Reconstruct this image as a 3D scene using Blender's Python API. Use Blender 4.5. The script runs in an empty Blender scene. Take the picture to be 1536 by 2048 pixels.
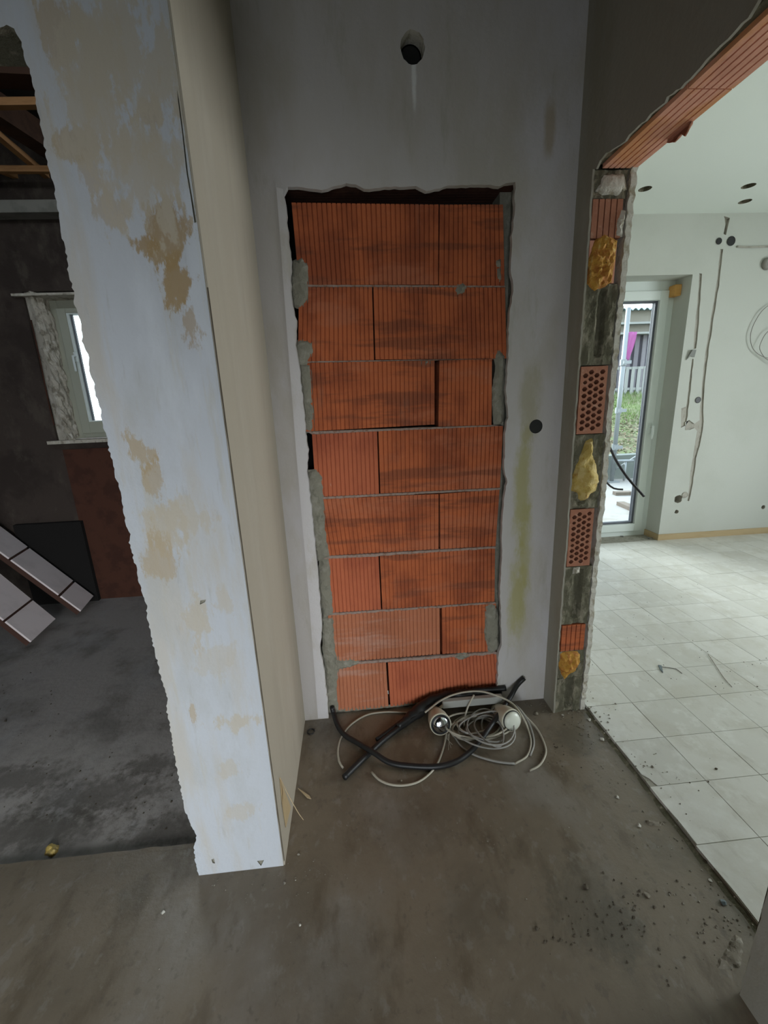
import bpy, bmesh, math, random
from mathutils import Vector, Matrix, noise
from mathutils.geometry import tessellate_polygon, delaunay_2d_cdt
V = Vector
PI = math.pi
sc = bpy.context.scene
col = sc.collection

# ------------------------------------------------------------------ camera
F, YAW, PITCH, ROLL = 835.0, 0.0700, 0.2550, 0.0420
CAM = V((0.0, -1.617, 1.352))
fwd = V((math.sin(YAW) * math.cos(PITCH), math.cos(YAW) * math.cos(PITCH), -math.sin(PITCH)))
rgt = V((math.cos(YAW), -math.sin(YAW), 0))
dwn = fwd.cross(rgt)
cr, sr = math.cos(ROLL), math.sin(ROLL)
R_, D_ = cr * rgt + sr * dwn, -sr * rgt + cr * dwn
cd = bpy.data.cameras.new('camera')
cam = bpy.data.objects.new('camera', cd)
col.objects.link(cam)
m3 = Matrix((R_, -D_, -fwd)).transposed()
cam.matrix_world = Matrix.Translation(CAM) @ m3.to_4x4()
cd.sensor_fit = 'HORIZONTAL'
cd.sensor_width = 36
cd.lens = 36 * F / 1536
cd.clip_start = .02
sc.camera = cam


def at(ax, val, u, v):
    """the point on the plane <axis>=<val> that the photograph shows at pixel u,v"""
    r = R_ * ((u - 768) / F) + D_ * ((v - 1024) / F) + fwd
    i = 'XYZ'.index(ax)
    return CAM + r * ((val - CAM[i]) / r[i])


def px(p):
    q = V(p) - CAM
    z = q.dot(fwd)
    return (768 + F * q.dot(R_) / z, 1024 + F * q.dot(D_) / z) if z > 0 else (-9999, -9999)


# ------------------------------------------------------------------ world, lights, exposure
w = bpy.data.worlds.new('overcast_sky')
sc.world = w
w.use_nodes = True
nt = w.node_tree
bg = nt.nodes['Background']
tc = nt.nodes.new('ShaderNodeTexCoord')
sx = nt.nodes.new('ShaderNodeSeparateXYZ')
rp = nt.nodes.new('ShaderNodeValToRGB')
rp.color_ramp.elements[0].position = 0.0
rp.color_ramp.elements[0].color = (.80, .87, .92, 1)
rp.color_ramp.elements[1].position = 1.0
rp.color_ramp.elements[1].color = (.62, .76, .95, 1)
nt.links.new(tc.outputs['Generated'], sx.inputs[0])
nt.links.new(sx.outputs['Z'], rp.inputs[0])
nt.links.new(rp.outputs[0], bg.inputs[0])
bg.inputs[1].default_value = 5.0


def window_or_fill_light(name, loc, target, sx_, sy_, power, color, spread=150):
    l = bpy.data.lights.new(name, 'AREA')
    l.shape = 'RECTANGLE'
    l.size, l.size_y = sx_, sy_
    l.energy, l.color, l.spread = power, color, math.radians(spread)
    o = bpy.data.objects.new(name, l)
    col.objects.link(o)
    o.location = loc
    o.rotation_euler = (V(target) - V(loc)).to_track_quat('-Z', 'Y').to_euler()
    return o


# daylight through the hall's glazed door behind the camera, falling downwards into the room
window_or_fill_light('daylight_hall', (-.60, -3.85, .75), (-.30, -.65, -.48), 1.4, 1.1, 18.5, (.88, .95, 1.0), 118)
# added fill lamp with no window behind it, slanting towards the left room
window_or_fill_light('fill_hall_right', (.45, -3.95, 1.15), (-2.2, 1.0, -.3), .7, 1.1, 10, (.95, .97, 1.0), 62)
# daylight through the big window on the right side of the living room
window_or_fill_light('daylight_living', (5.2, -.45, 1.45), (1.6, -.40, 1.05), 1.7, 1.6, 66, (.92, .98, 1.0), 145)

# the sun behind thin cloud, high over the garden beyond the glazed door
sl = bpy.data.lights.new('sun', 'SUN')
sl.energy, sl.angle, sl.color = 11.0, math.radians(55), (.93, .97, 1.0)
so = bpy.data.objects.new('sun', sl)
col.objects.link(so)
so.rotation_euler = V((.42, -.80, -.48)).to_track_quat('-Z', 'Y').to_euler()

sc.view_settings.view_transform = 'Standard'
sc.view_settings.look = 'None'
sc.view_settings.exposure = 0.0
sc.view_settings.gamma = 1.0
sc.view_settings.use_curve_mapping = False
sc.cycles.max_bounces = 10
sc.cycles.diffuse_bounces = 6
sc.cycles.transparent_max_bounces = 12
sc.cycles.caustics_reflective = False
sc.cycles.caustics_refractive = False
sc.cycles.sample_clamp_indirect = 4.0

# ------------------------------------------------------------------ materials
MATS = {}


def mat(name, base, rough=.85, layers=(), blobs=(), bump=.0, bscale=60, metal=0, spec=.3, coord='Object', bn=4.4, bw=.2):
    """layers: (colour, (sx,sy,sz), lo, hi, strength[, detail]) noise overlays; blobs: (centre, radii, colour, strength)"""
    m = bpy.data.materials.new(name)
    MATS[name] = m
    m.use_nodes = True
    n, L = m.node_tree.nodes, m.node_tree.links
    b = n['Principled BSDF']
    b.inputs['Roughness'].default_value = rough
    b.inputs['Metallic'].default_value = metal
    b.inputs['Specular IOR Level'].default_value = spec
    b.inputs['Base Color'].default_value = (*base, 1)
    if not (layers or blobs or bump):
        return m
    t = n.new('ShaderNodeTexCoord')
    co = t.outputs[coord]
    cur = None

    def mixin(fac, c):
        nonlocal cur
        mx = n.new('ShaderNodeMix')
        mx.data_type = 'RGBA'
        L.new(fac, mx.inputs[0])
        if cur is None:
            mx.inputs[6].default_value = (*base, 1)
        else:
            L.new(cur, mx.inputs[6])
        mx.inputs[7].default_value = (*c, 1)
        cur = mx.outputs[2]

    def mr(val, lo, hi, to):
        r = n.new('ShaderNodeMapRange')
        r.interpolation_type = 'SMOOTHSTEP'
        L.new(val, r.inputs[0])
        r.inputs[1].default_value, r.inputs[2].default_value = lo, hi
        r.inputs[3].default_value, r.inputs[4].default_value = 0, to
        return r.outputs[0]

    for i, ly in enumerate(layers):
        c, s, lo, hi, st = ly[:5]
        mp = n.new('ShaderNodeMapping')
        mp.inputs['Scale'].default_value = s
        mp.inputs['Location'].default_value = (i * 3.7 + len(name), i * 1.3, i * 5.1)
        L.new(co, mp.inputs[0])
        nz = n.new('ShaderNodeTexNoise')
        nz.inputs['Scale'].default_value = 1
        nz.inputs['Detail'].default_value = ly[5] if len(ly) > 5 else 6
        nz.inputs['Roughness'].default_value = .62
        L.new(mp.outputs[0], nz.inputs[0])
        mixin(mr(nz.outputs[0], lo, hi, st), c)
    if blobs:
        nz = n.new('ShaderNodeTexNoise')
        mp = n.new('ShaderNodeMapping')
        mp.inputs['Scale'].default_value = (28, 28, 11)
        L.new(co, mp.inputs[0])
        L.new(mp.outputs[0], nz.inputs[0])
        nz.inputs['Scale'].default_value = 1
        nz.inputs['Detail'].default_value = 7
        nz.inputs['Roughness'].default_value = .7
        sc_ = n.new('ShaderNodeMath')
        sc_.operation = 'MULTIPLY_ADD'
        L.new(nz.outputs[0], sc_.inputs[0])
        sc_.inputs[1].default_value = bn
        sc_.inputs[2].default_value = -bn * .48
        for (c0, rad, c, st) in blobs:
            mp = n.new('ShaderNodeMapping')
            mp.vector_type = 'TEXTURE'
            mp.inputs['Location'].default_value = c0
            mp.inputs['Scale'].default_value = rad
            L.new(co, mp.inputs[0])
            ln = n.new('ShaderNodeVectorMath')
            ln.operation = 'LENGTH'
            L.new(mp.outputs[0], ln.inputs[0])
            ad = n.new('ShaderNodeMath')
            L.new(ln.outputs['Value'], ad.inputs[0])
            L.new(sc_.outputs[0], ad.inputs[1])
            r = n.new('ShaderNodeMapRange')
            r.interpolation_type = 'SMOOTHSTEP'
            L.new(ad.outputs[0], r.inputs[0])
            r.inputs[1].default_value, r.inputs[2].default_value = .95 + bw, .95 - bw
            r.inputs[3].default_value, r.inputs[4].default_value = 0, st
            mixin(r.outputs[0], c)
    if cur is not None:
        L.new(cur, b.inputs['Base Color'])
    if bump:
        nz = n.new('ShaderNodeTexNoise')
        nz.inputs['Scale'].default_value = bscale
        nz.inputs['Detail'].default_value = 6
        nz.inputs['Roughness'].default_value = .65
        L.new(co, nz.inputs[0])
        bp = n.new('ShaderNodeBump')
        bp.inputs['Strength'].default_value = bump
        bp.inputs['Distance'].default_value = .006
        L.new(nz.outputs[0], bp.inputs['Height'])
        L.new(bp.outputs[0], b.inputs['Normal'])
    return m


YB, YP, YJ, YN = -.025, -.631, -.12, -1.03      # back plaster, front of left wall, far jamb, near jamb
XL, XR, XR2 = -.283, .815, .961                 # hall side of left wall, hall face and living face of right wall
ZO = 2.044


def bl(ax, val, u, v, ru, rz, c, st):
    p = at(ax, val, u, v)
    return (tuple(p), (ru, ru, rz), c, st)


OCH, OCH2, TAN = (.34, .235, .11), (.40, .30, .16), (.47, .42, .33)
pillar_blobs = [bl('Y', YP, *a) for a in [
    (330, 455, .050, .075, OCH, .85), (290, 488, .030, .022, OCH, .85), (358, 575, .036, .060, OCH, .9),
    (378, 640, .022, .05, OCH, .6),
    (285, 900, .030, .045, OCH2, .7), (310, 960, .022, .05, OCH2, .6), (160, 285, .05, .03, OCH2, .65),
    (110, 60, .04, .06, OCH2, .6), (300, 230, .03, .035, OCH2, .6), (180, 345, .022, .04, OCH2, .5),
    (225, 420, .04, .03, OCH2, .5), (330, 1060, .06, .06, TAN, .75), (320, 1110, .035, .07, OCH2, .55),
    (370, 1040, .07, .05, TAN, .6), (385, 1245, .04, .08, TAN, .7), (470, 1445, .06, .03, TAN, .75),
    (460, 1540, .04, .03, TAN, .5), (385, 1430, .01, .03, OCH2, .6), (480, 1620, .05, .03, TAN, .5),
    (430, 1320, .05, .05, TAN, .4), (250, 130, .10, .12, TAN, .8), (280, 330, .09, .12, TAN, .75),
    (200, 200, .08, .12, TAN, .8), (330, 370, .03, .05, TAN, .6), (450, 1200, .02, .05, TAN, .5)]]
mat('painted_plaster', (.49, .515, .545), .8,
    [(TAN, (9, 9, 1.6), .48, .66, .55), ((.42, .43, .42), (5, 5, 2.2), .5, .66, .55), ((.40, .40, .39), (45, 45, 8), .58, .70, .5), ((.47, .44, .36), (34, 34, 3), .56, .68, .45),
     ((.60, .635, .67), (5, 5, 1.4), .55, .7, .5), ((.25, .24, .22), (60, 60, 30), .74, .79, .6)],
    pillar_blobs, bump=.35, bscale=45)
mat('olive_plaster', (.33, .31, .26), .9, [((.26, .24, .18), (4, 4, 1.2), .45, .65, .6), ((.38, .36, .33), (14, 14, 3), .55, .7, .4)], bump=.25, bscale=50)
mat('beige_wallpaper', (.38, .34, .27), .8,
    [((.34, .305, .24), (9, 9, .8), .45, .65, .5), ((.43, .39, .325), (6, 4, 1), .5, .7, .5)], bump=.2, bscale=35)
YEL = (.36, .33, .12)
back_blobs = [bl('Y', YB, 1045, 980, .035, .24, YEL, .75), bl('Y', YB, 1035, 1200, .04, .2, YEL, .75), bl('Y', YB, 1050, 1100, .03, .2, YEL, .6),
              bl('Y', YB, 1060, 800, .04, .15, (.34, .31, .19), .6),
              bl('Y', YB, 828, 160, .008, .075, (.72, .72, .70), .9),
              bl('Y', YB, 1100, 250, .02, .08, (.30, .22, .09), .55)]
mat('grey_plaster', (.50, .475, .455), .85,
    [((.42, .385, .32), (4, 4, 1.2), .45, .65, .6), ((.56, .545, .57), (3, 3, 1.6), .5, .68, .6),
     ((.36, .34, .27), (14, 14, 3), .58, .72, .5), ((.2, .18, .15), (50, 50, 22), .76, .8, .6)],
    back_blobs, bump=.25, bscale=50, bn=1.8, bw=.5)
mat('fresh_plaster', (.62, .60, .60), .8, [((.50, .47, .40), (12, 12, 4), .5, .68, .6)], bump=.3, bscale=60)
mat('plaster_break', (.60, .57, .50), .95, [((.36, .31, .22), (40, 40, 25), .5, .62, .8)], bump=.8, bscale=120)
CLAY = (.50, .135, .050)
mat('bed_mortar', (.33, .25, .21), .95, [((.22, .12, .08), (60, 60, 60), .5, .62, .8)], bump=.6, bscale=90)
mat('clay_brick', CLAY, .9,
    [((.28, .07, .03), (5, 5, 3), .42, .62, .8), ((.48, .16, .08), (3, 3, 9), .5, .66, .7),
     ((.55, .33, .25), (70, 70, 22), .70, .76, .7), ((.20, .065, .035), (2, 2, 16), .52, .62, .65), ((.30, .17, .12), (7, 7, 2), .6, .7, .4)], bump=.3, bscale=90)
mat('red_clay_brick', (.50, .14, .065), .9,
    [((.36, .09, .045), (5, 5, 3), .45, .65, .8), ((.56, .33, .25), (60, 60, 18), .68, .75, .8)], bump=.3, bscale=90)
mat('dusty_clay_brick', (.45, .165, .085), .9,
    [((.34, .12, .06), (5, 5, 3), .45, .65, .7), ((.50, .32, .25), (3, 3, 18), .5, .66, .55),
     ((.55, .42, .35), (60, 60, 30), .66, .74, .7)], bump=.3, bscale=90)
mat('lintel_brick', (.74, .37, .26), .9,
    [((.70, .32, .13), (8, 3, 8), .5, .62, .8), ((.6, .28, .19), (12, 5, 6), .5, .68, .7)], bump=.3, bscale=90)
mat('pale_clay', (.36, .155, .095), .9, [((.48, .28, .20), (40, 40, 40), .55, .68, .7)], bump=.4, bscale=90)
mat('mortar', (.25, .24, .19), .95,
    [((.34, .325, .27), (22, 22, 22), .5, .65, .7), ((.12, .12, .09), (35, 35, 20), .55, .7, .6)], bump=.8, bscale=90)
mat('concrete_dark', (.15, .14, .095), .95,
    [((.30, .27, .20), (25, 25, 12), .5, .62, .9), ((.09, .085, .055), (30, 30, 14), .52, .68, .7),
     ((.38, .35, .28), (90, 90, 50), .66, .74, .7)], bump=1, bscale=110)
mat('orange_foam', (.52, .27, .045), .75,
    [((.40, .15, .03), (45, 45, 28), .45, .6, .9), ((.66, .46, .16), (60, 60, 28), .58, .68, .9),
     ((.12, .07, .03), (50, 50, 35), .66, .72, .8)], bump=1, bscale=100)
mat('yellow_foam', (.50, .36, .10), .7,
    [((.62, .49, .22), (35, 35, 35), .45, .62, .7), ((.40, .22, .04), (50, 50, 40), .55, .66, .8),
     ((.10, .07, .03), (70, 70, 60), .68, .72, .8)], bump=.8, bscale=80)
fl_blobs = [(tuple(at('Z', 0, *a[:2])), (a[2], a[2], .2), (.085, .075, .055), a[3]) for a in [
    (1180, 1820, .12, .5), (1240, 1860, .07, .5), (690, 1930, .12, .3), (950, 1820, .09, .3), (270, 1790, .05, .4),
    (700, 1540, .1, .35), (1150, 1480, .09, .55), (650, 1470, .08, .45), (820, 1640, .15, .3), (1330, 1700, .06, .35)]]
mat('raw_concrete', (.07, .067, .06), .95, bump=.3)
mat('screed', (.175, .143, .102), .42,
    [((.12, .098, .068), (1.6, 1.6, 1), .45, .66, .75), ((.23, .212, .182), (2.5, 1.7, 1), .5, .7, .7),
     ((.10, .076, .048), (9, 4, 1), .5, .66, .7), ((.24, .225, .195), (30, 22, 1), .56, .68, .4), ((.09, .075, .055), (40, 30, 1), .58, .68, .45), ((.055, .045, .03), (55, 55, 10), .70, .755, .8),
     ((.33, .31, .27), (110, 110, 10), .70, .76, .5)], fl_blobs, bn=2.4, bw=.5, bump=.35, bscale=30, spec=.5)
lf_blobs = [(tuple(at('Z', -.012, *a[:2])), (a[2], a[3], .2), (.07, .062, .05), .62) for a in [
    (60, 1660, .3, .07), (200, 1590, .25, .09), (330, 1660, .12, .06), (20, 1560, .2, .08), (300, 1530, .12, .05)]]
mat('dusty_screed', (.34, .315, .29), .85,
    [((.14, .13, .115), (3, 3, 1), .45, .66, .7), ((.36, .35, .34), (4, 2.5, 1), .5, .7, .6),
     ((.05, .045, .035), (45, 45, 10), .68, .74, .9)], lf_blobs, bn=3, bw=.55, bump=.5, bscale=28)
for i, c in enumerate([(.55, .54, .49), (.58, .57, .52), (.52, .51, .46)]):
    mat('floor_tile_%s' % 'abc'[i], c, .42,
        [((.44, .415, .345), (6, 6, 6), .45, .68, .5), ((.66, .66, .62), (14, 14, 14), .52, .68, .5),
         ((.2, .18, .14), (90, 90, 90), .70, .76, .6), ((.40, .38, .33), (35, 12, 35), .56, .70, .45)], bump=.08, bscale=40, spec=.45)
mat('grout', (.33, .315, .265), .95, [((.15, .14, .11), (30, 30, 30), .5, .65, .6)], bump=.5)
mat('white_wall', (.52, .535, .49), .85, [((.47, .485, .435), (1.5, 1.5, 1.5), .45, .65, .5),
                                          ((.50, .51, .46), (25, 25, 25), .62, .72, .25)], bump=.12, bscale=70)
mat('white_ceiling', (.74, .79, .74), .85, bump=.1, bscale=70)
mat('chase_plaster', (.42, .40, .35), .95, [((.30, .28, .24), (30, 30, 14), .5, .65, .7)], bump=.7)
mat('upvc', (.70, .76, .73), .35, spec=.5)
mat('upvc_shade', (.38, .39, .31), .4, spec=.5)  # darker copy of upvc: shade on the left window put into its colour
mat('gasket', (.10, .11, .13), .5)
mat('tan_board', (.46, .35, .20), .6, [((.38, .28, .15), (4, 4, 30), .45, .65, .5)])
mat('orange_wood', (.60, .33, .10), .7, [((.48, .24, .06), (4, 30, 30), .45, .65, .6)])
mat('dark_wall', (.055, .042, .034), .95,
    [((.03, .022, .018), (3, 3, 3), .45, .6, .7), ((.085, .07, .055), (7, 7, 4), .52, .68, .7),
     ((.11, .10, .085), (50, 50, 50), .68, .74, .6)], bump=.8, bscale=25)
mat('brown_brick', (.075, .03, .018), .95, [((.045, .018, .012), (8, 8, 8), .45, .6, .7)], bump=.5)
mat('rough_filling', (.50, .46, .38), .95,
    [((.24, .21, .16), (22, 22, 16), .5, .62, .85), ((.66, .63, .56), (30, 30, 22), .52, .66, .7)], bump=1, bscale=60)
mat('batten_wood', (.42, .22, .09), .8, [((.30, .15, .06), (4, 4, 30), .45, .65, .7)])
mat('beam_wood', (.06, .03, .018), .9, [((.035, .018, .012), (4, 20, 20), .45, .65, .7)])
mat('roof_underside', (.05, .045, .04), .95)
mat('grey_board', (.24, .23, .20), .9, [((.16, .155, .13), (6, 6, 6), .45, .6, .7)])
mat('white_panel', (.80, .72, .70), .8, [((.66, .59, .57), (5, 5, 5), .45, .65, .6)])
mat('panel_back', (.07, .035, .025), .9)
mat('black_void', (.012, .011, .010), 1)
mat('black_rubber', (.012, .012, .012), .45, spec=.4)
mat('cable_beige', (.38, .35, .28), .55)
mat('cable_grey', (.27, .26, .235), .55)
mat('lamp_shell', (.50, .47, .36), .4, spec=.5)
mat('frosted_bulb', (.60, .62, .53), .35, spec=.5)
mat('bulb_mirror', (.75, .78, .82), .12, metal=1)
mat('rail_grey', (.36, .36, .33), .5, metal=.2)
mat('rubble', (.20, .175, .135), .95, [((.34, .32, .27), (60, 60, 60), .5, .62, .8), ((.08, .065, .045), (50, 50, 50), .5, .66, .7)])
mat('rubble_dark', (.085, .07, .05), .95)
mat('chip_white', (.50, .48, .42), .9)
mat('stone_blue', (.14, .17, .18), .7)
mat('splinter', (.46, .36, .22), .8)
mat('steel_pole', (0.206, 0.224, 0.232), .4, metal=.4)
mat('pavement', (0.232, 0.224, 0.209), .9, [((0.187, 0.165, 0.135), (3, 3, 3), .5, .65, .7), ((0.157, 0.127, 0.097), (22, 22, 22), .62, .72, .8)], bump=.4)
mat('retaining', (0.112, 0.127, 0.116), .9, [((0.090, 0.105, 0.094), (5, 5, 5), .45, .65, .7)])
mat('bank_soil', (0.112, 0.124, 0.060), 1, [((0.157, 0.124, 0.090), (2.5, 2.5, 2.5), .5, .62, .8), ((0.112, 0.157, 0.052), (1.2, 1.2, 1.2), .48, .62, .7)])
mat('grass_blade', (0.112, 0.169, 0.049), .9, [((0.172, 0.209, 0.097), (3, 3, 3), .5, .62, .7)])
mat('leaf_litter', (0.172, 0.120, 0.075), .9, [((0.209, 0.180, 0.142), (9, 9, 9), .5, .6, .8), ((0.112, 0.075, 0.045), (12, 12, 12), .5, .65, .7)])
mat('fence_white', (0.247, 0.254, 0.239), .7)
mat('shed_board', (0.135, 0.124, 0.139), .8)
mat('shed_dark', (0.034, 0.030, 0.041), .9)
mat('shed_cream', (0.187, 0.172, 0.142), .8, [((0.157, 0.142, 0.112), (2, 2, 12), .45, .65, .6)])
mat('roof_sheet', (0.142, 0.209, 0.224), .5)
mat('pink_cloth', (0.299, 0.082, 0.232), .8)
mat('plank_grey', (0.112, 0.090, 0.071), .9)

g = bpy.data.materials.new('window_glass')
MATS['window_glass'] = g
g.use_nodes = True
n, L = g.node_tree.nodes, g.node_tree.links
n.remove(n['Principled BSDF'])
tr, gl, fr, mx = n.new('ShaderNodeBsdfTransparent'), n.new('ShaderNodeBsdfGlossy'), n.new('ShaderNodeFresnel'), n.new('ShaderNodeMixShader')
tr.inputs[0].default_value = (.94, .97, .96, 1)
gl.inputs['Roughness'].default_value = .03
fr.inputs[0].default_value = 1.45
L.new(fr.outputs[0], mx.inputs[0]); L.new(tr.outputs[0], mx.inputs[1]); L.new(gl.outputs[0], mx.inputs[2])
L.new(mx.outputs[0], n['Material Output'].inputs[0])


# ------------------------------------------------------------------ helpers
def obj(name, bm, m, parent=None, smooth=False):
    me = bpy.data.meshes.new(name)
    bmesh.ops.recalc_face_normals(bm, faces=bm.faces)
    bm.to_mesh(me)
    bm.free()
    if smooth:
        for p in me.polygons:
            p.use_smooth = True
    ms = m if isinstance(m, (list, tuple)) else [m]
    for k in ms:
        me.materials.append(MATS[k])
    o = bpy.data.objects.new(name, me)
    col.objects.link(o)
    o.parent = parent
    return o


def struct(name, bm, m, parent=None):
    o = obj(name, bm, m, parent)
    if parent is None:
        o['kind'] = 'structure'
    return o


def tag(o, label, cat, group=None, kind=None):
    o['label'], o['category'] = label, cat
    if group: o['group'] = group
    if kind: o['kind'] = kind
    return o


def thing(name, loc, label, cat, group=None):
    o = bpy.data.objects.new(name, None)
    o.empty_display_size = .1
    col.objects.link(o)
    o.location = loc
    return tag(o, label, cat, group)


def rebase(o, p):
    """move a mesh object's origin to p, geometry staying where it is"""
    p = V(p)
    o.data.transform(Matrix.Translation(-p))
    o.location = p if o.parent is None else p - o.parent.location
    return o


def box(bm, x0, x1, y0, y1, z0, z1, bevel=0, mi=0):
    vs = [bm.verts.new((x, y, z)) for z in (z0, z1) for y in (y0, y1) for x in (x0, x1)]
    fs = [bm.faces.new([vs[i] for i in f]) for f in ((0, 2, 3, 1), (4, 5, 7, 6), (0, 1, 5, 4), (2, 6, 7, 3), (0, 4, 6, 2), (1, 3, 7, 5))]
    for f in fs: f.material_index = mi
    if bevel:
        bmesh.ops.bevel(bm, geom=list({e for f in fs for e in f.edges}), offset=bevel, segments=1, affect='EDGES')


def bxo(name, m, parent, *a, **k):
    bm = bmesh.new()
    box(bm, *a, **k)
    return obj(name, bm, m, parent)


def hexa(bm, P, n, depth, bevel=0):
    """prism on quad P (4 points) going depth along n"""
    a = [bm.verts.new(p) for p in P]
    b = [bm.verts.new(V(p) + n * depth) for p in P]
    fs = [bm.faces.new(a), bm.faces.new(b[::-1])] + [bm.faces.new((a[i], a[(i + 1) % 4], b[(i + 1) % 4], b[i])) for i in range(4)]
    if bevel:
        bmesh.ops.bevel(bm, geom=list({e for f in fs for e in f.edges}), offset=bevel, segments=1, affect='EDGES')


def slab(outer, holes, mp, th, hm=0, back=True, em=0):
    """plate with outline `outer`, holes [(pts, depth or None for through)], mp(a,b,d)->point, d into the plate"""
    bm = bmesh.new()

    def cap(polys, d, mi=0):
        pts = [V((p[0], p[1], 0)) for pl in polys for p in pl]
        vs = [bm.verts.new(mp(p.x, p.y, d)) for p in pts]
        for t in tessellate_polygon([[V((p[0], p[1], 0)) for p in pl] for pl in polys]):
            try:
                bm.faces.new([vs[i] for i in t]).material_index = mi
            except ValueError:
                pass

    def side(pl, d0, d1, mi=0):
        a = [bm.verts.new(mp(p[0], p[1], d0)) for p in pl]
        b = [bm.verts.new(mp(p[0], p[1], d1)) for p in pl]
        for i in range(len(pl)):
            j = (i + 1) % len(pl)
            bm.faces.new((a[i], a[j], b[j], b[i])).material_index = mi

    cap([outer] + [h[0] for h in holes], 0)
    if back:
        cap([outer] + [h[0] for h in holes if h[1] is None or h[1] > th], th)
    side(outer, 0, th, em)
    for h, d in holes:
        side(h, 0, th if d is None else d, hm)
        if d is not None:
            cap([h], d, hm)
    return bm


def circ(cx, cy, r, n=24, jit=0, seed=0, ry=None):
    rnd = random.Random(seed)
    ry = ry or r
    return [(cx + r * (1 + rnd.uniform(-jit, jit)) * math.cos(2 * PI * i / n), cy + ry * (1 + rnd.uniform(-jit, jit)) * math.sin(2 * PI * i / n)) for i in range(n)]


def ragged(pts, step=.02, amp=.003, seed=0):
    """open polyline subdivided with jitter"""
    rnd = random.Random(seed)
    out = []
    for i in range(len(pts) - 1):
        a, b = V(pts[i]), V(pts[i + 1])
        k = max(1, int((b - a).length / step))
        nn = V((-(b - a).y, (b - a).x)).normalized()
        for j in range(k):
            p = a.lerp(b, j / k)
            if i or j:
                p = p + nn * rnd.uniform(-amp, amp)
            out.append((p.x, p.y))
    out.append(tuple(pts[-1]))
    return out


def ridged(name, P, n, m, parent, pitch=.0165, groove=.0040, gd=.0055, depth=.1, rnd=None):
    """block with ridges running from edge P0-P1 to edge P3-P2; P front corners (bl, br, tr, tl)"""
    P = [V(p) for p in P]
    wid = (P[1] - P[0]).length
    k = max(2, round(wid / pitch))
    prof = [(0, 0)]
    for i in range(1, k):
        s = i / k
        gw = groove / wid / 2
        prof += [(s - gw, 0), (s - gw * .6, gd), (s + gw * .6, gd), (s + gw, 0)]
    prof += [(1, 0), (1, depth), (0, depth)]
    bm = bmesh.new()
    lo = [bm.verts.new(P[0].lerp(P[1], s) + n * d) for s, d in prof]
    hi = [bm.verts.new(P[3].lerp(P[2], s) + n * d) for s, d in prof]
    N = len(prof)
    for i in range(N):
        j = (i + 1) % N
        bm.faces.new((lo[i], lo[j], hi[j], hi[i]))
    bm.faces.new(lo); bm.faces.new(hi[::-1])
    return obj(name, bm, m, parent)


def lump(name, poly, mp, th, m, parent=None, spacing=.012, rough=.5, seed=0, back=.004, nscale=40, smooth=False):
    """irregular swollen patch with outline poly (2D), mp(a,b,d) with d>0 outwards; sunk a little into what carries it"""
    bm = bmesh.new()
    xs, ys = [p[0] for p in poly], [p[1] for p in poly]
    rnd = random.Random(seed)
    poly = [V(p) for p in ragged(list(poly) + [poly[0]], spacing, spacing * .18, seed)[:-1]]

    def inside(q):
        c = False
        for i in range(len(poly)):
            a, b = poly[i], poly[i - 1]
            if (a.y > q.y) != (b.y > q.y) and q.x < (b.x - a.x) * (q.y - a.y) / (b.y - a.y) + a.x:
                c = not c
        return c

    def dist(q):
        best = 9
        for i in range(len(poly)):
            a, b = poly[i], poly[i - 1]
            ab = b - a
            t = max(0, min(1, (q - a).dot(ab) / max(ab.length_squared, 1e-12)))
            best = min(best, (q - a - ab * t).length)
        return best

    pts = list(poly)
    x = min(xs)
    while x < max(xs):
        y = min(ys)
        while y < max(ys):
            q = V((x + rnd.uniform(-.3, .3) * spacing, y + rnd.uniform(-.3, .3) * spacing))
            if inside(q) and dist(q) > spacing * .5:
                pts.append(q)
            y += spacing
        x += spacing
    vs, es, fs, *_ = delaunay_2d_cdt(pts, [], [list(range(len(poly)))], 1, 1e-6)
    k = len(poly)
    hw = min(max(xs) - min(xs), max(ys) - min(ys)) / 2
    tv = []
    for i, q in enumerate(vs):
        d = dist(q)
        h = -back if d < 1e-5 else th * (min(1, d / (hw * .7)) ** .5) * (1 + rough * noise.noise(V((q.x * nscale, q.y * nscale, seed * 7.3))) * 2)
        tv.append(bm.verts.new(mp(q.x, q.y, h)))
    for f in fs:
        try:
            bm.faces.new([tv[i] for i in f])
        except ValueError:
            pass
    # closed back
    be = [e for e in bm.edges if e.is_boundary]
    if be:
        r = bmesh.ops.extrude_edge_only(bm, edges=be)
        nn = (V(mp(0, 0, -1)) - V(mp(0, 0, 0)))
        for e in r['geom']:
            if isinstance(e, bmesh.types.BMVert):
                e.co += nn * back
    return obj(name, bm, m, parent, smooth)


def spline(P, step=.012):
    P = [V(p) for p in P]
    if len(P) == 2:
        return P
    Q = [P[0] * 2 - P[1]] + P + [P[-1] * 2 - P[-2]]
    out = []
    for i in range(1, len(Q) - 2):
        a, b, c, d = Q[i - 1:i + 3]
        k = max(2, int((c - b).length / step))
        for j in range(k):
            t = j / k
            out.append(.5 * ((2 * b) + (c - a) * t + (2 * a - 5 * b + 4 * c - d) * t * t + (3 * b - a - 3 * c + d) * t ** 3))
    out.append(P[-1])
    return out


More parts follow.
